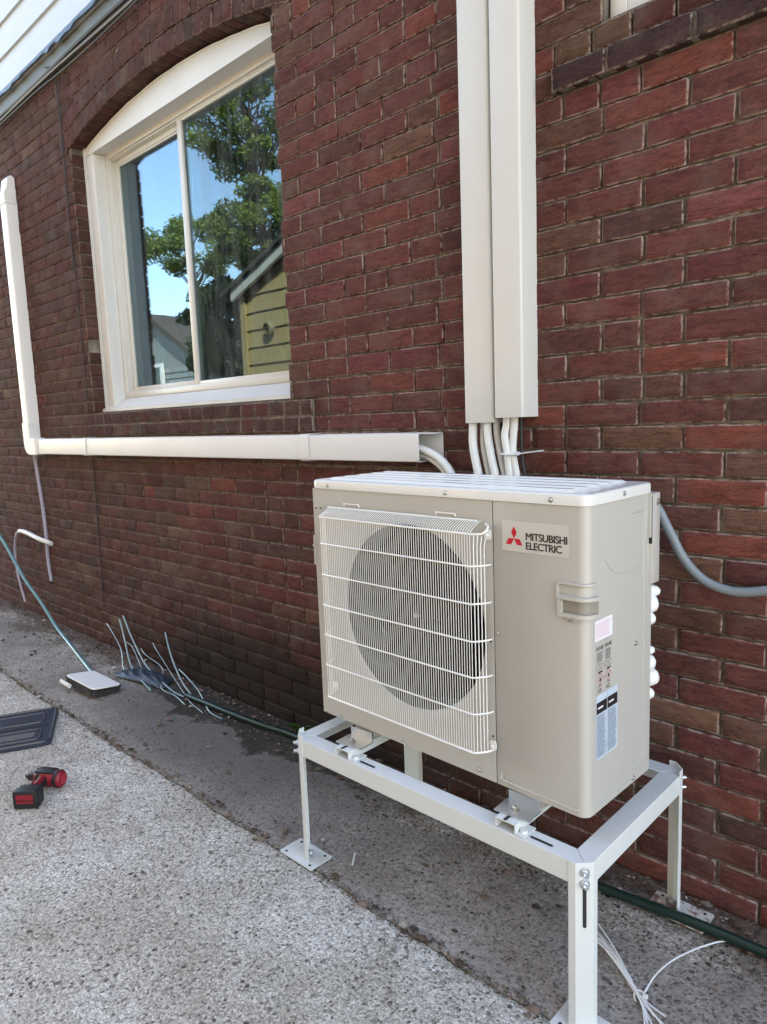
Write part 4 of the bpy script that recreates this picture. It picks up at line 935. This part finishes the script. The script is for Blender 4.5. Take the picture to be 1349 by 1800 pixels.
crumple('plastic_film', -3.40, -.135, .19, .07, .05, .12, mat('dark_blue_film', (.03, .042, .06), .4), 3, 'crumpled dark blue plastic film heaped against the foot of the wall', 'plastic film')
# white case on the path
cs = empty('tool_case', (-3.52, -.40, 0), rad(-2), label='flat white tool case with a dark rim lying on the path at the left', cat='case')
m_ = MB(); m_.prism(rrect(-.15, .20, -.115, .10, .03), .024, Matrix.Translation((0, 0, .003)) @ Matrix.Rotation(PI/2, 4, 'X') @ Matrix.Scale(1, 4)); 
o = m_.build('base', mat('case_grey', (.035, .033, .032), .5), cs)
m_ = MB(); m_.prism(rrect(-.155, .205, -.12, .105, .032), .006, Matrix.Translation((0, 0, .029)) @ Matrix.Rotation(PI/2, 4, 'X')); m_.build('rim', M_black, cs)
m_ = MB(); m_.prism(rrect(-.148, .198, -.113, .098, .028), .008, Matrix.Translation((0, 0, .0355)) @ Matrix.Rotation(PI/2, 4, 'X')); o = m_.build('lid', mat('case_white', (.86, .86, .85), .4), cs); bv = o.modifiers.new('b', 'BEVEL'); bv.width = .003; bv.segments = 2
m_ = MB(); m_.tube([(-.14, -.130, .014), (-.02, -.134, .014)], .012, 10); m_.build('handle', M_white, cs, True)
cs.scale = (.80, .72, 1); cs.rotation_euler = (rad(-9), rad(3), rad(4)); cs.location = (-3.49, -.40, .016)
# blue-black tray
e1_ = Vector((.35, -.17, 0)).normalized(); ang = math.atan2(e1_.y, e1_.x)
tr = empty('plastic_tray', (-3.352, -.607, 0), ang, label='dark blue-black ribbed plastic tray lying on the driveway at the left edge', cat='tray')
M_tray = mat('blue_black_plastic', (.030, .040, .060), .32)
A, B = .395, .62
def flat(mb, x0, x1, y0, y1, r, z0, z1):
    mb.prism(rrect(x0, x1, y0, y1, r), z1-z0, Matrix.Translation((0, 0, z1)) @ Matrix.Rotation(PI/2, 4, 'X') @ Matrix.Scale(-1, 4, (0, 0, 1)) if False else Matrix(((1, 0, 0, 0), (0, 0, 1, 0), (0, 1, 0, z0), (0, 0, 0, 1))))
m_ = MB(); flat(m_, 0, A, -B, 0, .035, .001, .016); m_.build('base', M_tray, tr)
m_ = MB()
P = rrect(.006, A-.006, -B+.006, -.006, .03); m_.tube([(x, y, .017) for x, y in P+[P[0]]], .0055, 6); m_.build('rim', M_tray, tr, True)
for (a, b) in ((.05, .16), (.235, .345)):
    m_ = MB(); P = rrect(a, b, -B+.06, -.05, .014); m_.tube([(x, y, .0165) for x, y in P+[P[0]]], .004, 6); m_.build('raised_rib', M_tray, tr, True)
m_ = MB(); flat(m_, .262, .318, -B+.1, -.075, .01, .0162, .0172); m_.build('recess', mat('dusty_recess', (.10, .09, .085), .7), tr)
m_ = MB(); flat(m_, .19, .205, -B+.06, -.03, .006, .0162, .022); m_.build('centre_rib', M_tray, tr)
# cordless drill lying on its side
dv = Vector((-2.593+2.733, -.889+.972, 0)); ad = math.atan2(dv.y, dv.x)
dr = empty('cordless_drill', (-2.663, -.930, 0), ad, label='small red and black cordless drill lying on the driveway beside the dark plastic tray', cat='drill')
m_ = MB(); m_.lathe([(0, -.035), (.020, -.035), (.026, -.030), (.030, -.01), (.031, .05), (.029, .072), (.024, .078), (0, .079)], (0, 0, .032), (1, 0, 0), 22); body = m_.build('motor_housing', M_red, dr, True)
m_ = MB(); m_.lathe([(0, .0), (.019, .0), (.019, .004), (.012, .005), (0, .005)], (.078, 0, .032), (1, 0, 0), 18); m_.build('rear_cap', mat('bright_red_plastic', (.36, .018, .035), .4), body, True)
m_ = MB(); m_.lathe([(.0315, 0), (.0325, .003), (.0325, .012), (.0315, .016)], (.052, 0, .032), (1, 0, 0), 22); m_.lathe([(.030, 0), (.032, .003), (.032, .014), (.030, .018)], (-.02, 0, .032), (1, 0, 0), 22); m_.build('housing_band', M_black, body, True)
m_ = MB(); m_.lathe([(0, -.082), (.006, -.082), (.008, -.076), (.013, -.070), (.017, -.055), (.018, -.036), (.019, -.034)], (0, 0, .032), (1, 0, 0), 16); m_.build('chuck', M_black, dr, True)
m_ = MB(); m_.box(-.028, .050, -.020, .020, .055, .0645, .004); m_.build('top_grip', M_black, body, True)
m_ = MB(); m_.tube([(-.012, -.028, .032), (-.020, -.044, .032), (-.012, -.052, .032)], .005, 8); m_.build('trigger', M_red, dr, True)
hv = Vector((-2.552+2.663, -1.044+.930, 0)); hv = Matrix.Rotation(-ad, 4, 'Z') @ hv; hl = hv.length; hdn = hv.normalized()
m_ = MB(); hp = [Vector((.012, -.02, .032))+hdn*t for t in (0, .03, .06, .085)]; m_.tube(hp, [.022, .018, .018, .023], 14); m_.build('grip', M_black, dr, True)
m_ = MB(); m_.tube([hp[0]+hdn*.008+Vector((0, 0, .012)), hp[0]+hdn*.060+Vector((0, 0, .010))], .0125, 10); m_.build('grip_inlay', M_red, dr, True)
m_ = MB(); Mh = Matrix.Translation(Vector((.012, -.02, .033))+hdn*.118) @ Matrix.Rotation(math.atan2(hdn.y, hdn.x), 4, 'Z')
m_.box(-.034, -.012, -.040, .040, -.031, .031, .006, M=Mh); bt = m_.build('battery', M_black, dr, True)
m_ = MB(); m_.box(-.0115, .026, -.043, .043, -.032, .034, .006, M=Mh); m_.build('battery_pack', M_black, bt, True)
m_ = MB(); m_.box(.0262, .029, -.030, .030, .002, .022, .001, M=Mh); m_.box(.0262, .0285, -.030, .030, -.010, -.002, .001, M=Mh); m_.build('battery_label', M_red, bt)
# zip ties
zt = empty('cable_tie_bundle', (-.600, -.425, 0), label='bundle of long white cable ties lying by the front right leg of the stand', cat='cable ties')
c0 = Vector((-.600, -.425, .010))
ends = [(-.80, -.300), (-.792, -.312), (-.785, -.290), (-.778, -.300), (-.81, -.32), (-.77, -.285), (-.80, -.335), (-.79, -.345)]
for i, (ex, ey) in enumerate(ends):
    m_ = MB(); mid_ = (c0+Vector((ex, ey, .01)))/2+Vector((rng.gauss(0, .006), rng.gauss(0, .006), .01+.004*i)); tail = c0+(c0-Vector((ex, ey, .01))).normalized()*rng.uniform(.05, .09)+Vector((rng.gauss(0, .012), rng.gauss(0, .012), .0))
    pts = spline([Vector((ex, ey, .006+.003*i)), mid_, c0+Vector((rng.gauss(0, .003), rng.gauss(0, .003), .001*i)), tail], 6)
    m_.tube([p-Vector((-.600, -.425, 0)) for p in pts], .0021, 5); m_.build('tie', M_tie, zt, True)
m_ = MB(); m_.tube([(.012*math.cos(a), .006*math.sin(a), .012+.012*math.sin(a)) for a in np.linspace(0, 2*PI, 16)], .0022, 6); m_.box(.008, .018, -.004, .004, .018, .026, .001); m_.build('binding_loop', M_tie, zt, True)
m_ = MB(); m_.tube([Vector(p)-Vector((-.600, -.425, 0)) for p in spline([(-.592, -.42, .024), (-.592, -.36, .028), (-.585, -.29, .022), (-.565, -.21, .012), (-.535, -.14, .006), (-.515, -.112, .004)], 8)], .0021, 6); m_.build('long_tail', M_tie, zt, True)
o = MB().tube([(-1.47, -.47, .006), (-1.435, -.515, .008)], .0028, 6).build('plastic_stick', M_white, None, True); tag(o, 'short white plastic stick on the path beside the front left foot plate', 'stick')
# weed
wd = empty('weed', (-2.24, -.03, 0), label='small green weed sprouting between wall and path behind the stand', cat='plant')
V = []; Fs = []; t = []; stem = MB()
for i in range(34):
    a = rng.random()*6.28; l = rng.uniform(.03, .085); up = rng.uniform(.4, 1.2); o = len(V); d = Vector((math.cos(a), -abs(math.sin(a))*.8, up)).normalized(); sd_ = d.cross(Vector((0, 0, 1))).normalized()*l*.2; base = Vector((rng.gauss(0, .012), rng.gauss(0, .006)-.005, .01))+d*rng.uniform(0, .03)
    tip = base+d*l+Vector((0, 0, -.02)); mid_ = base+d*l*.55
    V += [base, mid_+sd_, tip, mid_-sd_]; Fs.append((o, o+1, o+2, o+3)); t += [rng.random()]*4
    stem.tube([(0, 0, 0), base], .0012, 4)
me = bpy.data.meshes.new('leaves'); me.from_pydata([tuple(v) for v in V], [], Fs); a_ = me.attributes.new('tint', 'FLOAT', 'POINT'); a_.data.foreach_set('value', t); link('leaves', me, M_weed, wd); stem.build('stem', M_weed, wd)

# ------------------------------------------------------------------ across the driveway: what the window mirrors, plus an added light blocker
GY = -3.0
gar = empty('clapboard_house', (-5.3, GY, 0), label='yellow clapboard house with a white gable rake, mirrored in the arched window', cat='house')
gx0_, gx1_, ez, pk = -7.22, -3.1, 2.80, 3.56
gc = (gx0_+gx1_)/2
def gz(x): return ez+(pk-ez)*(1-abs(x-gc)/((gx1_-gx0_)/2))
m_ = MB(); z = 0
while z < pk:
    z2 = min(z+.2, pk)
    def lim(zv):
        if zv <= ez: return gx0_, gx1_
        h_ = (pk-zv)/(pk-ez)*(gx1_-gx0_)/2; return gc-h_, gc+h_
    a0, b0 = lim(z); a1, b1 = lim(z2)
    m_.add([(a0, GY+.022, z), (b0, GY+.022, z), (b1, GY+.004, z2), (a1, GY+.004, z2), (a0, GY+.004, z), (b0, GY+.004, z)], [(0, 1, 2, 3), (4, 5, 1, 0)]); z += .2
m_.prism([(gx0_, 0), (gx1_, 0), (gx1_, ez), (gc, pk-.01), (gx0_, ez)], -4, Matrix.Translation((0, GY, 0))); into(gar, m_)
m_.v = [(x, y, z) for x, y, z in m_.v]; m_.build('wall', M_yellow, gar)
m_ = MB()
for sgn in (-1, 1):
    xe = gc+sgn*((gx1_-gx0_)/2+.07); ze = ez-(pk-ez)/((gx1_-gx0_)/2)*.07
    m_.add([(xe, y, z) for y, z in ()] or [], []) if False else None
    m_.prism([(xe, ze-.02), (gc, pk-.02), (gc, pk+.10), (xe, ze+.10)], -.05, Matrix.Translation((0, GY+.12, 0)))
into(gar, m_).build('rake_board', M_trim, gar)
m_ = MB()
for sgn in (-1, 1):
    xe = gc+sgn*((gx1_-gx0_)/2+.22); ze = ez-(pk-ez)/((gx1_-gx0_)/2)*.22
    m_.prism([(xe, ze+.103), (gc, pk+.103), (gc, pk+.15), (xe, ze+.15)], -4.3, Matrix.Translation((0, GY+.16, 0)))
into(gar, m_).build('roof', M_roof, gar)
m_ = MB(); m_.box(gx0_-.01, gx0_+.09, GY+.02, GY+.04, 0, ez); into(gar, m_).build('corner_board', M_yellow, gar)
m_ = MB(); m_.lathe([(.06, 0), (.085, .02), (.085, .05), (.06, .07)], (gx0_+.55, GY+.02, 2.38), (0, 1, 0), 16); into(gar, m_).build('wall_vent', mat('vent_grey', (.25, .22, .12), .6), gar, True)
# added unseen house beside it, tall and dark to shade the heat pump front
nb = empty('light_blocker_house', (-1.2, -3.6, 0), label='unseen two-storey dark brown house added to block light from the heat pump front', cat='house')
m_ = MB(); z = 0
while z < 8.4: m_.add([(-2.95, -3.278, z), (2.6, -3.278, z), (2.6, -3.296, z+.2), (-2.95, -3.296, z+.2), (-2.95, -3.296, z), (2.6, -3.296, z)], [(0, 1, 2, 3), (4, 5, 1, 0)]); z += .2
m_.box(-2.95, 2.6, -8.5, -3.3, 0, 8.4); into(nb, m_).build('wall', siding_mat('brown_blocker_siding', (.10, .085, .07)), nb)
m_ = MB(); m_.add([(x, y, z) for x in (-3.2, 2.85) for y, z in ((-3.05, 8.55), (-6.05, 10.0), (-8.9, 8.41), (-8.9, 8.55), (-6.05, 10.2), (-3.05, 8.7))], [tuple(range(6)), tuple(range(11, 5, -1))]+[(i, i+6, (i+1) % 6+6, (i+1) % 6) for i in range(6)]); into(nb, m_).build('roof', M_roof, nb)
# far pale house
fh = empty('pale_house', (-22, -13, 0), label='pale sided house far behind, mirrored low in the left window pane', cat='house')
m_ = MB(); z = 0
while z < 3.4: m_.add([(-29, -11.96, z), (-22.5, -11.96, z), (-22.5, -12, z+.22), (-29, -12, z+.22)], [(0, 1, 2, 3)]); z += .22
m_.prism([(-29, 0), (-22.5, 0), (-22.5, 3.5), (-25.7, 5.3), (-29, 3.5)], -7, Matrix.Translation((0, -12.0, 0))); into(fh, m_).build('wall', M_pale, fh)
m_ = MB(); m_.prism([(-29.4, 3.3), (-25.7, 5.35), (-22.1, 3.3), (-22.1, 3.5), (-25.7, 5.6), (-29.4, 3.5)], -7.6, Matrix.Translation((0, -11.7, 0))); into(fh, m_).build('roof', mat('brown_shingle', (.07, .055, .045), .9), fh)
for xw, zw in ((-27.5, 1.6), (-24.3, 1.4), (-25.8, 2.2)):
    m_ = MB(); m_.box(xw-.6, xw+.6, -11.97, -11.85, zw-.1, zw+1.5); f_ = into(fh, m_).build('window', M_trim, fh); m_ = MB(); m_.box(xw-.45, xw+.45, -11.845, -11.83, zw+.05, zw+1.35); o = into(fh, m_).build('pane', mat('dark_glass', (.03, .04, .05), .1), f_)
# trees
def tree(name, base, h, crown_c, crown_r, nleaf, ls, m, label, seed, clumps=46, elong=(1, 1, 1), group='trees across the driveway'):
    r_ = np.random.default_rng(seed); R_ = random.Random(seed)
    root = empty(name, base, label=label, cat='tree', group=group)
    cc = Vector(crown_c)-Vector(base); tr_ = MB()
    top = Vector((cc.x*.8, cc.y*.8, cc.z)); tr_.tube(spline([(0, 0, -.1), (R_.gauss(0, .1), R_.gauss(0, .1), cc.z*.35), top*.75+Vector((0, 0, cc.z*.0)), top], 5), [.13*(1-.8*i/15)+.015 for i in range(16)], 9)
    cl = []
    for i in range(clumps):
        while True:
            p = r_.uniform(-1, 1, 3)
            if .12 < p@p < 1: break
        p = p/np.linalg.norm(p)*(np.linalg.norm(p)**.6)
        cl.append((np.array(cc)+p*crown_r*np.array(elong), crown_r*r_.uniform(.13, .26)))
        e = Vector(cl[-1][0]); s0 = top*(.80+.22*R_.random()); tr_.tube(spline([s0, (s0+e)/2+Vector((0, 0, .12*crown_r)), e], 3), [.022, .018, .014, .010, .008, .006, .004], 5)
    tr_.build('trunk', M_bark, root, True)
    per = nleaf//clumps; C_ = []; tt = []
    for c, rr in cl:
        d = r_.normal(size=(per, 3)); d /= np.linalg.norm(d, axis=1)[:, None]; d *= (r_.uniform(.15, 1.15, per)**.6)[:, None]*rr*np.array([1.25, 1.25, .75]); C_.append(c+d); tt.append(np.clip(r_.normal(.45+.35*r_.uniform(-1, 1), .2, per), 0, 1))
    P_ = np.concatenate(C_); tt = np.concatenate(tt); n = len(P_)
    a = r_.normal(size=(n, 3)); a /= np.linalg.norm(a, axis=1)[:, None]; b = np.cross(a, r_.normal(size=(n, 3))); b /= np.linalg.norm(b, axis=1)[:, None]
    sz = ls*r_.uniform(.6, 1.3, n)[:, None]
    V = np.stack([P_-a*sz, P_+b*sz*.42, P_+a*sz, P_-b*sz*.42], 1).reshape(-1, 3)
    me = bpy.data.meshes.new('crown'); me.vertices.add(4*n); me.vertices.foreach_set('co', V.ravel()); me.loops.add(4*n); me.loops.foreach_set('vertex_index', np.arange(4*n)); me.polygons.add(n); me.polygons.foreach_set('loop_start', np.arange(n)*4); me.polygons.foreach_set('loop_total', np.full(n, 4)); me.update(calc_edges=True)
    at = me.attributes.new('tint', 'FLOAT', 'POINT'); at.data.foreach_set('value', np.repeat(tt, 4).astype(np.float32)); link('crown', me, m, root)
def refl(px, py, D):       # point on the mirrored view ray at y=-D (used only to choose where the trees stand)
    v = R2*((px-674.5)/1237.17)+U2*((900-py)/1237.17)+Fv; m2 = 2*.19; t = (m2+D-CAM.y)/v.y; p = CAM+v*t; return Vector((p.x, -D, p.z))
def tplace(px, py, D, **k):
    c = refl(px, py, D); return c
def tplace(px, py, D, rpx):
    c = refl(px, py, D); t = (2*.19+D-CAM.y)/(R2*((px-674.5)/1237.17)+U2*((900-py)/1237.17)+Fv).y
    return c, rpx*t/1237.17
for (px, py, D, rp, nl, ls, mm, seed, ncl, el, nm, lb) in (
    (432, 205, 7.0, 98, 15000, .055, M_leaf, 3, 56, (1.0, 1.0, 1.0), 'leafy_tree', 'tall leafy tree high in the right window pane reflection'),
    (455, 392, 6.8, 80, 15000, .05, M_leaf, 5, 56, (1.0, 1.0, .95), 'leafy_tree', 'sunlit yellow-green tree above the yellow gable in the window reflection'),
    (330, 440, 9.0, 92, 11000, .055, M_leaf, 8, 34, (1.3, 1.0, .45), 'leafy_tree', 'thin-branched tree at mid height across both window panes in the reflection'),
    (395, 590, 9.5, 88, 22000, .07, M_leafd, 11, 56, (.8, .75, 1.1), 'dark_tree', 'dark bushy tree low behind the window mullion in the reflection')):
    c, rr = tplace(px, py, D, rp)
    tree(nm, (c.x+.4, c.y-.3, 0), c.z, c, rr, nl, ls, mm, lb, seed, ncl, el)
